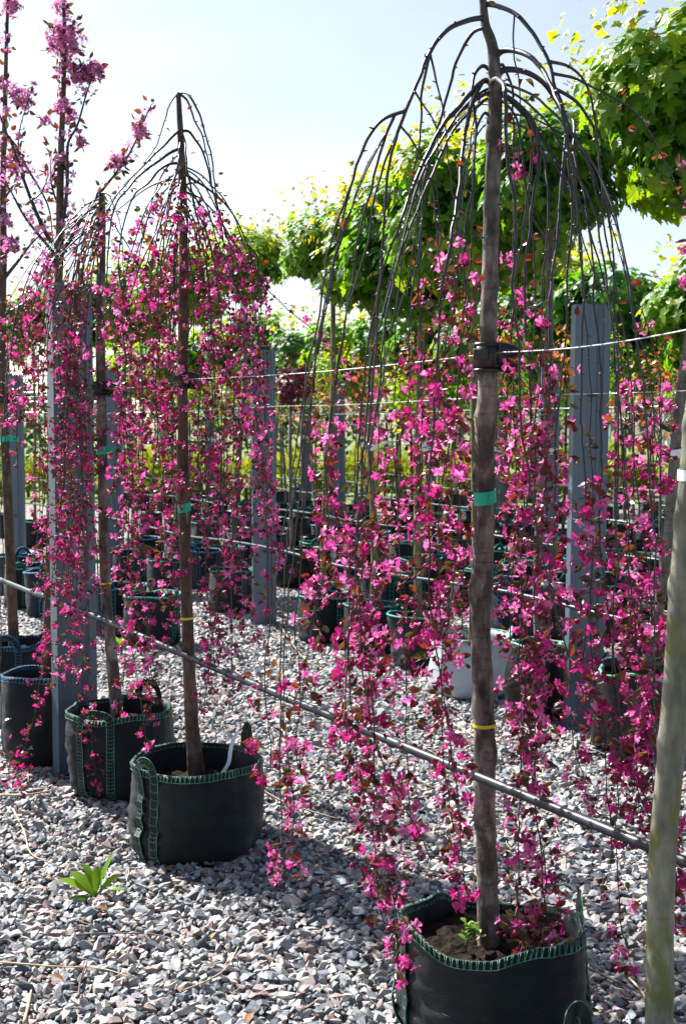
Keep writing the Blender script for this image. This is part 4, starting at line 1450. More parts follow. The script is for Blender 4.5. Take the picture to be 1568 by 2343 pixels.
for tree, z, lab in ((W1, 1.795, 'big black plastic clamp round the knotted grey trunk of the tallest weeping tree'), (W2, 1.803, 'black clamp on the wire within the full pink curtain'), (W3, 1.797, 'black clamp on the trunk before the broad steel post')):
    p, r = trunk_point(tree, z)
    clamp_at(Vector((p.x, p.y, z)), r, (0.9, -0.42, 0), lab, 1.25 if tree is W1 else 1.1)
clamp_at(Vector((T4.x - 0.03, T4.y, 1.80)), 0.026, (0.97, -0.2, 0), 'black clamp on the upright crabapple by the blue-stitched bag')
clamp_at(Vector((at(1622, 755, 2.42).x, 2.42, 1.808)), 0.02, (0.97, 0.2, 0), 'black clamp on the pale smooth trunk', 1.0)
for tree, y, fl, lab in ((W1, 1133, ((0.3, -1, 0), 0.02, 0.03), 'bright green tape with a short curled end on the knotted grey trunk'), (W2, 1155, ((0.4, -1, 0), 0.025, 0.045), 'green tape hidden among blossoms on the bushy weeping tree'), (W3, 1037, ((1, -0.25, 0), 0.105, 0.008), 'green slotted tag sticking out sideways from a brown trunk')):
    p, r = trunk_point(tree, zpx(y, tree.d0))
    band_on('label_tag', p, r * 1.04, 0.034, 'tag_green', lab, 'tag', 'green tags on trunks', fl)
band_on('label_tag', at(11, 1003, D4), 0.027, 0.032, 'tag_green', 'green tag on the upright crabapple above the blue-stitched bag', 'tag', 'green tags on trunks', ((1, -0.3, 0), 0.06, 0.006))
for tree, y, lab in ((W1, 1660, 'thin yellow band low on the tallest weeping tree'), (W2, 1418, 'thin yellow band on the brown trunk of the bushy weeping tree'), (W3, 1336, 'thin yellow band on the trunk before the steel post')):
    p, r = trunk_point(tree, zpx(y, tree.d0))
    band_on('yellow_band', p, r * 1.05, 0.009, 'tag_yellow', lab, 'band', 'yellow bands on trunks')
i0 = min(range(len(tl)), key=lambda k: abs(tl[k].z - zpx(1078, 2.42)))
band_on('white_tape', tl[i0], rr[i0] * 1.03, 0.022, 'tag_white', 'white tape band on the pale smooth trunk', 'tape')

# white ribbon tied on the strap of bag two
mb = MB()
pts = [b2.location + Vector(p) for p in [(0.19, 0.105, 0.432), (0.165, 0.09, 0.436), (0.145, 0.07, 0.41), (0.135, 0.05, 0.37), (0.13, 0.02, 0.33), (0.105, -0.02, 0.295), (0.075, -0.05, 0.265)]]
mb.ribbon(smooth_line(pts, 4), [Vector((0.8, 0.35, -0.2)).normalized()] * 25, 0.008, 0.001, [Vector((0, -1, 0.2))] * 25)
tag(mb.build('ribbon', M['tag_white']), 'white ribbon hanging from the strap into the mossy bag', 'ribbon')
mb = MB()
c = b1.location
pts = [c + Vector(p) for p in [(0.09, -0.15, 0.25), (0.13, -0.12, 0.265), (0.17, -0.10, 0.28)]]
mb.ribbon(smooth_line(pts, 4), [Vector((0.2, 0.6, 0.7)).normalized()] * 9, 0.018, 0.001, [Vector((0.3, -0.7, 0.6))] * 9)
tag(mb.build('plant_label', M['tag_white']), 'white plastic plant label lying in the bag with the seedling', 'label')
# moss cushions on the soil of bag two
mb = MB()
for k in range(9):
    a, r_ = random.uniform(-2.9, -1.5), random.uniform(0.11, 0.2)
    cx, cy, s_ = r_ * math.cos(a), r_ * math.sin(a), random.uniform(0.02, 0.045)
    vs, fs = [], []
    for j in range(5):
        for q in range(12):
            th, ph = 2 * PI * q / 12, j / 4 * PI / 2
            rr_ = s_ * math.cos(ph) * (1 + 0.25 * noise.noise((cx * 40 + math.cos(th) * 2, cy * 40 + math.sin(th) * 2, j)))
            vs.append((cx + rr_ * math.cos(th), cy + rr_ * math.sin(th), s_ * 0.55 * math.sin(ph) + 0.246))
    for j in range(4):
        for q in range(12):
            fs.append((j * 12 + q, j * 12 + (q + 1) % 12, (j + 1) * 12 + (q + 1) % 12, (j + 1) * 12 + q))
    mb.add(vs, fs)
o = mb.build('moss', M['moss'])
o.location = b2.location
tag(o, 'yellow green moss on the soil of the bag with the ribbon', 'moss', kind='stuff')


# ------------------------------------------------------------------ small plants
def lance_leaf(mb, root, d, length, width, droop, twist=0.0, serr=0.0):
    d = Vector(d).normalized()
    side = d.cross(Vector((0, 0, 1)))
    side = side.normalized() if side.length > 0.1 else Vector((1, 0, 0))
    up = side.cross(d).normalized()
    side = (side * math.cos(twist) + up * math.sin(twist)).normalized()
    up = side.cross(d).normalized()
    vs, fs = [], []
    n = 9
    for i in range(n + 1):
        t = i / n
        w = width * (math.sin(PI * min(1, t * 0.86 + 0.06)) ** 0.9 * (0.25 + 0.75 * min(1, t * 1.7)) + (serr if i % 2 else 0)) * (1 if i < n else 0.05)
        c = Vector(root) + d * (length * t) + Vector((0, 0, -droop * length * t * t))
        vs += [c - side * w + up * w * 0.35, c, c + side * w + up * w * 0.35]
    for i in range(n):
        for k in range(2):
            a = i * 3 + k
            fs.append((a, a + 3, a + 4, a + 1))
    mb.add(vs, fs)


def weed(loc, n, size, label, seed, spec=None, group=None):
    random.seed(seed)
    root = tag(empty('weed', loc), label, 'weed', group)
    for k in range(n):
        if spec:
            a, el, L, w = spec[k]
        else:
            a, el, L, w = 2 * PI * k / n + random.uniform(-0.3, 0.3), random.uniform(0.5, 1.1), size * random.uniform(0.6, 1.0), size * 0.1
        mb = MB()
        lance_leaf(mb, (0, 0, 0.0), (math.cos(a) * math.cos(el), math.sin(a) * math.cos(el), math.sin(el)), L, w * 1.45, random.uniform(0.1, 0.35), random.uniform(-0.5, 0.5), 0.12)
        mb.build('leaf', M['leaf_fresh'], root)
    return root


wl_ = at_z(218, 2052, 0.005)
weed(wl_, 8, 0.15, 'bright green leafy weed growing alone in the gravel before the mossy bag', 3,
     [(PI - 0.15, 0.55, 0.155, 0.018), (PI - 0.5, 0.75, 0.15, 0.015), (2.2, 0.95, 0.165, 0.014), (0.9, 1.05, 0.18, 0.013), (0.35, 0.8, 0.13, 0.012), (PI + 0.5, 0.25, 0.12, 0.016), (0.1, 0.5, 0.12, 0.013), (1.6, 1.1, 0.14, 0.012)])
sd = b1.location + Vector((-0.075, -0.06, 0.252))
root = tag(empty('seedling', sd), 'small fresh green seedling on the soil beside the knotted trunk', 'seedling')
mb = MB(); mb.tube([(0, 0, -0.01), (0.004, 0, 0.04), (0, 0.003, 0.075)], [0.0022, 0.0018, 0.0012], 5); mb.tube([(0.002, 0, 0.02), (0.02, 0, 0.05), (0.026, 0, 0.075)], 0.0013, 5); mb.build('stem', M['leaf_fresh'], root)
for k in range(16):
    mb = MB()
    a = k * 2.4
    base = Vector((0.026, 0, 0.03 + 0.05 * (k / 16))) if k % 3 == 0 else Vector((0, 0, 0.025 + 0.055 * (k / 16)))
    lance_leaf(mb, base, (math.cos(a), math.sin(a), random.uniform(0.2, 1.0)), random.uniform(0.022, 0.034), 0.0075, 0.2, 0.0, 0.15)
    mb.build('leaf', M['leaf_fresh'], root)

# ------------------------------------------------------------------ debris: twigs, straw, dead leaves
random.seed(21)
stick_px = [([(590, 1800), (640, 1830), (700, 1852), (780, 1875)], 0.006), ([(0, 1818), (60, 1818), (130, 1806)], 0.007), ([(30, 1850), (55, 1900), (70, 1950), (110, 1972)], 0.004), ([(150, 2140), (260, 2134), (370, 2140), (430, 2170)], 0.003),
            ([(0, 2200), (120, 2210), (230, 2215), (300, 2235)], 0.003), ([(880, 2060), (980, 2058), (1030, 2054)], 0.003), ([(1345, 2215), (1400, 2240), (1470, 2275)], 0.005), ([(1420, 2220), (1460, 2260), (1485, 2300)], 0.004),
            ([(55, 2340), (65, 2300), (72, 2265)], 0.005), ([(180, 2280), (185, 2240), (200, 2200)], 0.004), ([(420, 2265), (480, 2240), (520, 2210), (545, 2165)], 0.003), ([(40, 1700), (60, 1740), (66, 1785)], 0.005),
            ([(1180, 1630), (1260, 1655), (1330, 1640)], 0.004), ([(640, 1430), (690, 1500), (740, 1530)], 0.003), ([(1000, 1640), (1060, 1668), (1090, 1690)], 0.004), ([(880, 1640), (960, 1625), (1000, 1600)], 0.003), ([(1240, 2120), (1300, 2110), (1380, 2125)], 0.003)]
for k, (pts, r) in enumerate(stick_px):
    p = [at_z(x, y, 0.022 + random.uniform(0, 0.006)) for x, y in pts]
    mb = MB()
    ln = smooth_line(p, 5)
    mb.tube([q - p[0] for q in ln], [r * (1 - 0.5 * i / len(ln)) for i in range(len(ln))], 6)
    o = mb.build('twig', M['straw'] if k % 3 else M['twig_red'])
    o.location = p[0]
    tag(o, 'dry fallen stick lying on the gravel' if k % 3 else 'dark thin fallen twig lying on the gravel', 'twig', 'pale sticks on the gravel' if k % 3 else 'dark twigs on the gravel')
for k in range(14):
    p = at_z(random.uniform(20, 1400), random.uniform(1850, 2320), 0.022)
    if k < 3:
        p = at_z((215, 120, 1250)[k], (2075, 2100, 2230)[k], 0.022)
    mb = MB()
    lance_leaf(mb, (0, 0, 0), (math.cos(k * 2.1), math.sin(k * 2.1), 0.15), random.uniform(0.03, 0.05), 0.012, 0.4, random.uniform(-0.6, 0.6))
    o = mb.build('fallen_leaf', M['dead_leaf'])
    o.location = p
    tag(o, 'curled brown dead leaf lying on the gravel', 'leaf', 'dead leaves on the gravel')
mb = MB()
for k in range(520):
    y = random.uniform(4.2, 11)
    x = random.uniform(-0.28 * y, 0.3 * y + 0.3)
    if noise.noise((x * 0.9, y * 0.9, 4)) < -0.02:
        continue
    a, L = random.uniform(0, PI), random.uniform(0.04, 0.16)
    c = Vector((x, y, random.uniform(0.012, 0.026)))
    d = Vector((math.cos(a), math.sin(a), random.uniform(-0.05, 0.1)))
    mb.tube([c - d * L / 2, c + Vector((random.uniform(-.01, .01), random.uniform(-.01, .01), 0.004)), c + d * L / 2], random.uniform(0.0009, 0.002), 4, cap=False)
tag(mb.build('straw', M['straw']), 'dry straw and stalks strewn over the gravel', 'straw', kind='stuff')


# ------------------------------------------------------------------ steel posts
def make_post():
    """folded steel section: web, two flanges, two lips, a stiffening groove"""
    prof = [(-0.075, 0.075), (-0.095, 0.075), (-0.095, 0.0), (0.022, 0.0), (0.032, 0.012), (0.056, 0.012), (0.066, 0.0), (0.095, 0.0), (0.095, 0.075), (0.075, 0.075)]
    t = 0.004
    n = len(prof)
    left, right = [], []
    for i in range(n):
        p = Vector((*prof[i], 0))
        d0 = (Vector((*prof[i], 0)) - Vector((*prof[max(i - 1, 0)], 0)))
        d1 = (Vector((*prof[min(i + 1, n - 1)], 0)) - Vector((*prof[i], 0)))
        if d0.length < 1e-6: d0 = d1
        if d1.length < 1e-6: d1 = d0
        d0.normalize(); d1.normalize()
        nn = Vector((-(d0 + d1).y, (d0 + d1).x, 0)).normalized()
        k = max(0.5, nn.dot(Vector((-d1.y, d1.x, 0))))
        left.append(p + nn * (t / 2 / k)); right.append(p - nn * (t / 2 / k))
    ring = left + right[::-1]
    m = len(ring)
    mb = MB()
    vs, fs = [], []
    for z in (-0.02, 2.28):
        vs += [(p.x, p.y, z) for p in ring]
    for k in range(m):
        fs.append((k, (k + 1) % m, m + (k + 1) % m, m + k))
    for base in (0, m):
        for i in range(n - 1):
            q = (base + i, base + i + 1, base + m - 2 - i, base + m - 1 - i)
            fs.append(q if base else q[::-1])
    mb.add(vs, fs, 0, False)
    root = empty('steel_post', (0, 0, 0))
    mb.build('profile', M['metal_post'], root)
    for z in (0.62, 1.80):
        mb = MB()
        mb.box((0.0, -0.010, z), (0.045, 0.014, 0.012))
        mb.tube([(0.0, -0.024, z), (0.0, -0.016, z)], 0.007, 8)
        mb.build('wire_bracket', M['black_plastic'], root)
    return root


post0 = make_post()
PG = 'folded steel posts carrying the wires'
RA = math.atan2(row_dir.y, row_dir.x)
post_spots = [(171, 5.68, 0.6, 'broad grey steel post standing behind the shorter weeping tree'), (1343, 6.55, 0.12, 'broad grey steel post behind the strands of the tallest weeping tree, near the black bags'),
              (604, 10.1, 0.15, 'grey steel post on the maple row near the teal-rimmed bags'), (772, 16.0, 0.15, None), (1146, 19.5, 0.15, None), (262, 13.6, 0.15, None), (1256, 12.2, 0.2, None), (36, 14.5, 0.1, None), (700, 22, 0.1, None), (985, 24, 0.1, None), (480, 25, 0.1, None)]
for k, (px, d, rz, lab) in enumerate(post_spots):
    o = post0 if k == 0 else copy_tree(post0)
    o.location = ground_at(px, d)
    o.rotation_euler = (0, math.radians(0.5 if k == 1 else 0), rz)
    tag(o, lab or 'grey steel post among the slim trunks of the back rows', 'post', PG)


# ------------------------------------------------------------------ globe maples
def crown_cloud(n, protos, size, seed, flat=0.85, shoots=30, base_tint=0.16):
    """leaves through a rounded, lumpy crown of unit radius about the origin"""
    rnd = random.Random(seed)
    mats4, wh, tn = [], [], []
    centres = []
    for k in range(16):
        z = Vector((rnd.gauss(0, 1), rnd.gauss(0, 1), rnd.gauss(0, 1))).normalized()
        centres.append(Vector((z.x, z.y, z.z * flat)) * rnd.uniform(0.45, 0.72))
    centres += [Vector((0, 0, 0))] * 3
    for k in range(n):
        c = centres[rnd.randrange(len(centres))]
        z = Vector((rnd.gauss(0, 1), rnd.gauss(0, 1), rnd.gauss(0, 1))).normalized()
        rr_ = rnd.random() ** 0.4 * (0.36 if c.length > 0 else 0.6)
        p = c + Vector((z.x, z.y, z.z * flat)) * rr_
        out = (p.normalized() * 0.8 + z * 0.5)
        nrm = (out + Vector((0, 0, 0.55)) + Vector((rnd.uniform(-.6, .6), rnd.uniform(-.6, .6), rnd.uniform(-.5, .5)))).normalized()
        tipd = (out * 0.7 + Vector((rnd.uniform(-.5, .5), rnd.uniform(-.5, .5), -0.9))).normalized()
        s_ = size * rnd.uniform(0.5, 1.3)
        mats4.append(frame(nrm, p, s_, 0.0, tipd))
        wh.append(rnd.randrange(len(protos)))
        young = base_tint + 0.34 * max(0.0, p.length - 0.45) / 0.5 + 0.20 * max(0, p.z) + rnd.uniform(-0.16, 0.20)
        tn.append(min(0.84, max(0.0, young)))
    for k in range(shoots):
        a, b = rnd.uniform(0, 2 * PI), rnd.uniform(0.15, 1.2)
        d = Vector((math.cos(a) * math.cos(b), math.sin(a) * math.cos(b), math.sin(b) * flat)).normalized()
        for q in range(7):
            p = d * (0.86 + 0.045 * q) + Vector((0, 0, 0.02 * q)) + Vector((rnd.uniform(-.04, .04), rnd.uniform(-.04, .04), rnd.uniform(-.04, .04)))
            nrm = (d + Vector((rnd.uniform(-1, 1), rnd.uniform(-1, 1), rnd.uniform(-.3, 1)))).normalized()
            mats4.append(frame(nrm, p, size * rnd.uniform(0.4, 0.75), 0.0, (d * 0.5 + Vector((rnd.uniform(-1, 1), rnd.uniform(-1, 1), 0.1)))))
            wh.append(rnd.randrange(len(protos)))
            tn.append(rnd.uniform(0.68, 0.99))
    return merge(protos, wh, mats4, tn)


def crown_mesh(args, mat):
    V, T, mi, t = crown_cloud(*args[0], **args[1])
    o = np_mesh('crown', V, T, mi, t, False, [mat])
    me = o.data
    bpy.data.objects.remove(o)
    return me


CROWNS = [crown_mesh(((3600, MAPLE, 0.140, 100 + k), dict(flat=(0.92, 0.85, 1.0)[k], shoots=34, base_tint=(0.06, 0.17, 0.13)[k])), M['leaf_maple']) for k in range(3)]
CROWNS_FAR = [crown_mesh(((1700, MAPLE_FAR, 0.18, 130 + k), dict(flat=0.95, shoots=12, base_tint=0.02)), M['leaf_maple']) for k in range(2)]
SPARSE = [crown_mesh(((150, MAPLE_FAR, 0.11, 160 + k), dict(flat=1.5, shoots=6)), M['leaf_red']) for k in range(2)]
PURPLE = crown_mesh(((500, MAPLE_FAR, 0.17, 170), dict(flat=0.9, shoots=6)), M['leaf_purple'])
SMALLGREEN = crown_mesh(((420, MAPLE_FAR, 0.15, 175), dict(flat=1.3, shoots=10)), M['leaf_maple'])


def slim_tree(name, label, base, top, r0, r1, crown, cr, cz, rot, bark, group=None, cat='tree', n_limbs=7, bow=0.02, limb_r=0.011, limbs_up=1.0):
    """trunk from base to top (Vectors), crown mesh of radius cr centred cz above the trunk top"""
    root = tag(empty(name, base), label, cat, group)
    q = [base - Vector((0, 0, 0)), base.lerp(top, 0.33) + Vector((random.uniform(-bow, bow), random.uniform(-bow, bow), 0)), base.lerp(top, 0.66) + Vector((random.uniform(-bow, bow), random.uniform(-bow, bow), 0)), top, top + Vector((random.uniform(-.03, .03), 0, cz * 0.9))]
    ln = smooth_line([q[0] + Vector((0, 0, 0.2))] + q[1:], 6)
    rr_ = np.linspace(r0, r1, len(ln))
    rr_[-6:] = np.linspace(r1, r1 * 0.4, 6)
    trunk_mesh('trunk', ln, rr_, base, bark, root, [(ln[k].z - base.z, random.uniform(0, 6), 0.003, 0.02) for k in range(4, len(ln) - 6, 5)], 10, 0.06, random.random() * 9)
    c = top - base + Vector((0, 0, cz))
    if n_limbs:
        for k in range(n_limbs):
            a = k * 2.4 + random.random()
            d = Vector((math.cos(a), math.sin(a), random.uniform(0.25, 1.1) * limbs_up)).normalized()
            s0 = top - base + Vector((0, 0, cz * random.uniform(-0.1, 0.5)))
            e = c + Vector((d.x, d.y, d.z * 0.7)) * cr * random.uniform(0.65, 0.95)
            mid = s0.lerp(e, 0.5) + Vector((0, 0, -0.04))
            mb = MB()
            mb.tube(smooth_line([s0, mid, e], 4), np.linspace(limb_r, 0.003, 9), 6)
            mb.build('limb', M[bark], root)
    if crown:
        o = bpy.data.objects.new('crown', crown)
        COL.objects.link(o)
        o.parent = root
        o.location = c
        o.scale = (cr, cr, cr)
        o.rotation_euler = (0, 0, rot)
    return root


random.seed(77)
# maple row behind the front row: base column px, depth, trunk-top px/py, crown centre px/py, crown radius m, crown variant, bag
ROW_B = [
    # base px, d, crown px, crown py, crown r, bag kind, trunk r, bark, label
    (1462, 6.1, 1680, 225, 0.72, ('pot_black', 'stitch', 0.19, 0.42), 0.030, 'bark_grey', 'large globe maple whose grey trunk leans from the crumpled shiny black bag'),
    (1238, 6.8, 1262, 400, 0.50, ('pot_black', 'stitch', 0.165, 0.42), 0.026, 'bark_grey', 'globe maple behind the steel post, grown in a smooth black pot'),
    (1078, 7.45, 1085, 475, 0.62, ('bag_white', 'stitch', 0.23, 0.36), 0.024, 'bark_green', 'globe maple growing in the white bag'),
    (962, 8.3, 965, 560, 0.62, ('bag', 'stitch_teal', 0.20, 0.36), 0.025, 'bark_green', 'globe maple beside the white bag, its bag sewn with a green side seam'),
    (852, 8.9, 855, 600, 0.52, ('bag', 'stitch_teal', 0.19, 0.35), 0.027, 'bark_green', 'globe maple with a stout green trunk in a half hidden teal-rimmed bag'),
    (742, 9.3, 768, 545, 0.42, ('bag', 'stitch_teal', 0.19, 0.36), 0.022, 'bark_green', 'small-headed maple with a knobbly green stem in the upright teal-rimmed bag'),
    (530, 10.9, 575, 600, 0.40, ('bag', 'stitch_teal', 0.20, 0.38), 0.022, 'bark_grey', 'globe maple seen past the bushy weeping tree, beside a steel post'),
    (383, 11.9, 440, 660, 0.55, ('bag', 'stitch_teal', 0.20, 0.38), 0.022, 'bark_green', 'globe maple standing behind the bushy weeping tree'),
    (300, 13.2, 300, 690, 0.55, ('bag', 'stitch_teal', 0.19, 0.36), 0.022, 'bark_green', 'globe maple between the bushy and the shorter weeping tree'),
    (180, 15.5, 185, 730, 0.50, ('bag', 'stitch_teal', 0.19, 0.36), 0.022, 'bark_grey', 'globe maple hidden behind the shorter weeping tree'),
    (80, 17.2, 75, 735, 0.55, ('bag', 'stitch_teal', 0.19, 0.36), 0.022, 'bark_green', 'globe maple past the upright crabapples with yellow young leaves'),
    (20, 18.8, 20, 765, 0.5, ('bag', 'stitch_teal', 0.19, 0.36), 0.022, 'bark_green', 'farthest globe maple of its row'),
]
BAGL = ['crumpled shiny black bag under the large leaning maple', 'smooth black pot beside the broad steel post', 'white woven bag standing among the black ones', 'slumped dark bag with a green side seam beside the white bag',
        'half hidden dark bag with teal rim next to the slumped one', 'upright dark bag with bright teal rim standing clear on the gravel', 'teal-rimmed dark bag beside the back steel post']
bag_far = None
for k, (px, d, cpx, cpy, cr, (bm_, th, br_, bh), tr, bark, lab) in enumerate(ROW_B):
    base = ground_at(px, d)
    c = at(cpx, cpy, d)
    top = Vector((base.x + (c.x - base.x) * 0.75, d, c.z - cr * 0.75))
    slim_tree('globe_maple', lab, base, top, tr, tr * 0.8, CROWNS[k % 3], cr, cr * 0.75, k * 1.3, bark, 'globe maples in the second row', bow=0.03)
    if k < 7:
        st = [(-1.3, -0.9, 0.0, 0.03), (0.6, 1.0, 0.03, 0.03)] if k in (3, 5, 6) else []
        if k == 2:
            st = [(-0.35, 0.0, 0.03, 0.03)]
        o = make_bag(base, br_, br_ * 1.05, bh, k * 3.1, random.random() * 0.5, bm_, th, st, 0.03, 1.6 if k in (0, 3) else 0.9, 0.05 if k == 0 else 0.02, [], 1)
        tag(o, BAGL[k], 'pot' if k == 1 else 'grow bag', G)
        if k == 5:
            bag_far = o
    else:
        o = copy_tree(bag_far)
        o.location = base
        o.rotation_euler = (0, 0, random.uniform(0, 6))
        tag(o, 'teal-rimmed dark bag at the far end of the maple row', 'grow bag', G)
    # white tape and clip on each trunk
    p = base.lerp(top, (1.5 - 0.03) / top.z)
    if k < 9 and k != 2:
        band_on('white_tape', Vector((p.x, p.y, 1.5)), tr * 1.05, 0.045, 'tag_white', 'white label tape on a trunk of the maple row', 'tape', 'white tapes on the maple row', ((1, -0.4, 0), 0.05, 0.01) if k % 2 else None)

# wires and pipes of the second row and the rows behind
def row_x(x0, y):
    return x0 - 0.56 * (y - 6.1)


ROWS = {'b': 1.45, 'c': 4.0, 'd': 6.8, 'e': 9.6, 'f': 12.6}
labs = {'b': 'along the globe maples in the second row', 'c': 'along the red-leaved young trees', 'd': 'along the second maple row at the back', 'e': 'before the yellow shrubs', 'f': 'closest to the greenhouse'}
for r_, x0 in ROWS.items():
    y0, y1 = (3.5, 24) if r_ == 'b' else (7, 30)
    for nm, z, rad, mt, cat in (('support_wire', 1.80, 0.0017, 'wire', 'wire'), ('irrigation_pipe', 0.68, 0.011, 'pipe', 'pipe')):
        mb = MB()
        pts = []
        nseg = 24
        for i in range(nseg + 1):
            y = y0 + (y1 - y0) * i / nseg
            pts.append(Vector((row_x(x0, y) - 0.05, y - 0.03, z + 0.02 * math.sin(i * 1.9) * (1 if cat == 'pipe' else 0.3))))
        mb.tube(smooth_line(pts, 3), rad, 8)
        tag(mb.build(nm, M[mt]), ('grey steel wire ' if cat == 'wire' else 'black watering pipe ') + labs[r_], cat)

# ------------------------------------------------------------------ back rows: slim trunks in bags
random.seed(99)
pot_proto = make_bag((0, 0, 0), 0.165, 0.175, 0.38, 3.7, 0, 'pot_black', 'pot_black', [], 0.03, 0.4, 0.005, [], 0)
teal_proto = make_bag((0, 0, 0), 0.20, 0.21, 0.38, 6.2, 0, 'bag', 'stitch_teal', [(-1.2, -0.8, 0.05, 0.03)], 0.03, 1.0, 0.02, [], 1)
blue_proto = make_bag((0, 0, 0), 0.20, 0.21, 0.40, 2.2, 0, 'bag_blue', 'stitch_blue', [(-1.9, -1.3, 0.08, 0.03)], 0.03, 1.0, 0.02, [], 1)
used = set()
HOST = {'maple': 'round-headed back-row maple', 'red': 'sparse red-leaved young tree', 'green': 'narrow green young tree'}


def put(proto, loc, label, cat):
    o = proto if proto.name not in used else copy_tree(proto)
    used.add(proto.name)
    o.location = loc
    o.rotation_euler = (0, 0, random.uniform(-0.8, 0.8))
    return tag(o, label, cat, {'pot': 'black pots in the back rows'}.get(cat, 'stitched bags in the back rows'))


def in_view(x, y, m=1.06):
    return abs(x) < 0.28 * y * m + 0.3


def back_row(x0, y0, y1, step, kind):
    y = y0
    while y < y1:
        x = row_x(x0, y) + random.uniform(-0.06, 0.06)
        yy = y + random.uniform(-0.15, 0.15)
        y += step
        if not in_view(x, yy):
            continue
        base = Vector((x, yy, 0))
        tr = random.uniform(0.016, 0.026)
        bark = random.choice(('bark_grey', 'bark_green', 'bark_brown'))
        if kind == 'maple':
            top = base + Vector((random.uniform(-.05, .05), 0, random.uniform(2.2, 2.5)))
            slim_tree('globe_maple', 'round-headed maple in the rows at the back', base, top, tr, tr * 0.7, CROWNS_FAR[random.randrange(2)], random.uniform(0.66, 0.82), 0.55, random.uniform(0, 6), bark, 'globe maples in the back rows', n_limbs=4)
        elif kind == 'red':
            top = base + Vector((random.uniform(-.08, .08), 0, random.uniform(1.5, 1.9)))
            slim_tree('young_tree', 'slim young tree with sparse red-brown spring leaves', base, top, tr * 0.9, tr * 0.4, SPARSE[random.randrange(2)], random.uniform(0.28, 0.4), 0.32, random.uniform(0, 6), bark, 'sparse red-leaved young trees', n_limbs=9, limb_r=0.005, limbs_up=1.8)
        elif kind == 'purple':
            top = base + Vector((0, 0, 2.0))
            slim_tree('purple_maple', 'slim tree with a small dark purple crown', base, top, tr, tr * 0.6, PURPLE, 0.33, 0.25, random.uniform(0, 6), bark, 'purple-leaved trees', n_limbs=4)
        else:
            top = base + Vector((random.uniform(-.08, .08), 0, random.uniform(1.6, 2.1)))
            slim_tree('young_tree', 'slim young tree with a narrow light green crown', base, top, tr, tr * 0.5, SMALLGREEN, random.uniform(0.3, 0.42), 0.35, random.uniform(0, 6), bark, 'narrow green young trees', n_limbs=5, limb_r=0.006, limbs_up=1.6)
        q = random.random()
        if q < 0.5:
            put(pot_proto, base, 'plain black nursery pot under a ' + HOST[kind], 'pot')
        elif q < 0.85:
            put(teal_proto, base, 'teal-rimmed dark bag under a ' + HOST[kind], 'grow bag')
        else:
            put(blue_proto, base, 'blue-stitched dark bag under a ' + HOST[kind], 'grow bag')
        if random.random() < 0.5:
            band_on('white_tape', Vector((base.x, base.y, random.uniform(1.45, 1.55))), tr * 1.0, 0.045, 'tag_white', 'white label tape on a slim trunk in the back rows', 'tape', 'white tapes in the back rows', ((1, -0.4, 0), 0.06, 0.01))
        elif random.random() < 0.4:
            clamp_at(Vector((base.x, base.y, 1.78)), tr, (0.9, -0.3, 0), 'black clamp on a slim trunk in the back rows', 1.1)


back_row(4.0, 9.0, 19.0, 0.95, 'red')
back_row(5.4, 10.0, 22.0, 1.5, 'green')
back_row(6.8, 12.0, 27.0, 1.05, 'maple')
back_row(8.2, 13.5, 27.0, 1.7, 'red')
back_row(9.6, 15.0, 27.0, 1.5, 'maple')
back_row(12.6, 18.0, 27.0, 1.3, 'green')
back_row(7.5, 12.5, 26.0, 1.1, 'green')
back_row(11.0, 16.5, 28.0, 1.2, 'red')
back_row(14.5, 19.5, 29.0, 1.3, 'maple')
back_row(17.0, 22.0, 31.0, 1.3, 'green')
slim_tree('purple_maple', 'slim tree with a small dark purple crown beside the back steel post', ground_at(665, 12.6), ground_at(665, 12.6) + Vector((0, 0, 1.85)), 0.02, 0.013, PURPLE, 0.30, 0.22, 1.0, 'bark_grey', n_limbs=4)
put(pot_proto, ground_at(665, 12.6), 'plain black nursery pot under the small dark purple crown', 'pot')
# extra bags standing between the rows
for px, d in ((60, 11.2), (110, 10.6), (268, 9.6), (345, 9.2), (665, 12.4), (700, 12.9), (880, 10.6), (905, 10.2), (1180, 9.6), (1250, 9.0), (1420, 9.4), (1490, 8.2), (470, 12.5), (510, 13.0), (1000, 12.2), (1120, 12.8), (40, 12.0), (150, 12.6), (330, 14.0), (420, 13.6), (560, 14.6), (620, 15.5), (720, 14.4), (800, 13.4), (850, 14.8), (930, 13.6), (1040, 14.2), (1090, 10.9), (1200, 11.4), (1290, 10.4), (1340, 11.8), (1400, 10.9), (1460, 12.2), (1540, 10.5), (1530, 13.0), (680, 17.5), (760, 18.4), (900, 17.6), (990, 18.5), (1080, 17.0), (1180, 16.2), (1300, 15.4), (1390, 16.6), (1490, 15.8), (560, 18.2), (440, 17.0)):
    pr = random.choice((pot_proto, teal_proto, teal_proto, blue_proto))
    if px != 665:
        put(pr, ground_at(px, d), {pot_proto: 'plain black nursery pot', teal_proto: 'teal-rimmed dark bag', blue_proto: 'blue-stitched dark bag'}[pr] + ' set down in the lane between the rows', 'pot' if pr is pot_proto else 'grow bag')

# weeds in the lanes
random.seed(13)
for k, (px, py) in enumerate(((270, 1480), (610, 1300), (760, 1310), (690, 1300), (280, 1360), (110, 1280), (1010, 1180), (840, 1200), (540, 1250), (60, 1290))):
    weed(at_z(px, py, 0.0), 7, random.uniform(0.16, 0.26), 'tuft of fresh green weeds between the bags', 300 + k, None, 'weeds between the bags')

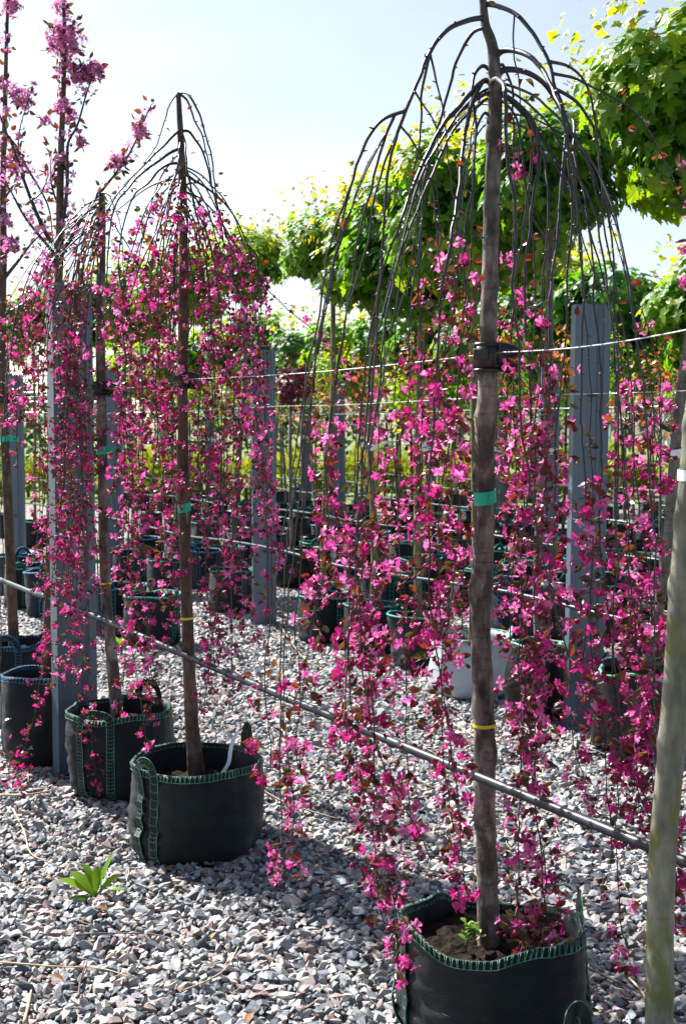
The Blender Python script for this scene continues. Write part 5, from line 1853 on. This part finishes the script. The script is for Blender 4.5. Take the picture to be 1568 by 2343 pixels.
# ------------------------------------------------------------------ far background: shrubs, greenhouse, wood
def shrub_mesh(seed, n=900):
    rnd = random.Random(seed)
    A, tn = [], []
    for k in range(n):
        z = Vector((rnd.gauss(0, 1), rnd.gauss(0, 1), abs(rnd.gauss(0, 1)))).normalized()
        r = rnd.uniform(0.6, 1.05) * (1 + 0.2 * noise.noise((z.x * 3 + seed, z.y * 3, z.z * 3)))
        p = Vector((z.x * r, z.y * r, z.z * r * 1.25 + 0.05))
        d = (z + Vector((0, 0, 0.8)) + Vector((rnd.uniform(-.5, .5), rnd.uniform(-.5, .5), 0))).normalized()
        A.append(frame(d, p, rnd.uniform(0.14, 0.26), rnd.uniform(0, 6)))
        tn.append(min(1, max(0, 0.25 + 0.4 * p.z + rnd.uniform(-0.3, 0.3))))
    V, T, mi, t = merge(LEAVES, [rnd.randrange(4) for _ in A], A, tn)
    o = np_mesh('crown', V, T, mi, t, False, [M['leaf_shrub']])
    me = o.data
    bpy.data.objects.remove(o)
    return me


SHRUB = [shrub_mesh(400 + k) for k in range(3)]
for k in range(26):
    x = -11.5 + k * 0.92 + random.uniform(-.2, .2)
    loc = Vector((x, random.uniform(29, 32), 0))
    root = tag(empty('shrub', loc), 'yellow-green rounded shrub growing in the grass before the greenhouse', 'shrub', 'yellow-green shrubs at the back')
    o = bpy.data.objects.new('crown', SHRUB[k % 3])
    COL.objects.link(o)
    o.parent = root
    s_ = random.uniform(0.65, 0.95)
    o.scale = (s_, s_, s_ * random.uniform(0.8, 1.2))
    o.rotation_euler = (0, 0, random.uniform(0, 6))
    mb = MB()
    mb.tube([(0, 0, -0.02), (0.02, 0, 0.3), (0, 0.02, 0.6)], [0.05, 0.04, 0.02], 6)
    mb.build('stem', M['twig_red'], root)

# open steel frame of a growing tunnel beyond the shrubs
gh = tag(empty('tunnel_frame', (0, 46, 0)), 'open pale steel frame of a growing tunnel beyond the shrubs', 'frame')
for i in range(19):
    mb = MB(); mb.tube([(-18 + i * 2.0, 0, -0.03), (-18 + i * 2.0, 0, 3.5)], 0.04, 8); mb.build('upright', M['frame_far'], gh)
for j, (z, y) in enumerate(((2.35, -0.05), (2.75, 0.0), (3.1, 0.05), (3.42, 0.0), (3.7, 2.0), (3.95, 4.0), (4.1, 6.0))):
    mb = MB(); mb.tube([(-18.2, y, z), (18.2, y, z)], 0.032, 6); mb.build('rail', M['frame_far'], gh)
for i in range(10):
    x = -18 + i * 4.0
    mb = MB(); mb.tube([(x, 0, 3.45), (x, 2.0, 3.75), (x, 4.0, 3.95), (x, 6.0, 4.1)], 0.03, 6); mb.build('hoop', M['frame_far'], gh)

rnd = random.Random(8)
A, tn = [], []
for k in range(9000):
    x = rnd.uniform(-60, 60)
    h = 4.2 + 1.6 * noise.noise((x * 0.15, 3, 0)) + 1.3 * noise.noise((x * 0.6, 7, 0)) + (2.2 if x > 12 else 0)
    z = rnd.random() ** 0.7 * h
    A.append(frame(Vector((rnd.uniform(-1, 1), rnd.uniform(-1, 0.2), rnd.uniform(0, 1))), (x, 74 + rnd.uniform(-2, 2), z), rnd.uniform(0.5, 0.9), rnd.uniform(0, 6)))
    tn.append(rnd.random())
V, T, mi, t = merge(LEAVES, [rnd.randrange(4) for _ in A], A, tn)
tag(np_mesh('far_wood', V, T, mi, t, False, [M['leaf_far']]), 'distant belt of trees behind the greenhouse', 'trees', kind='stuff')
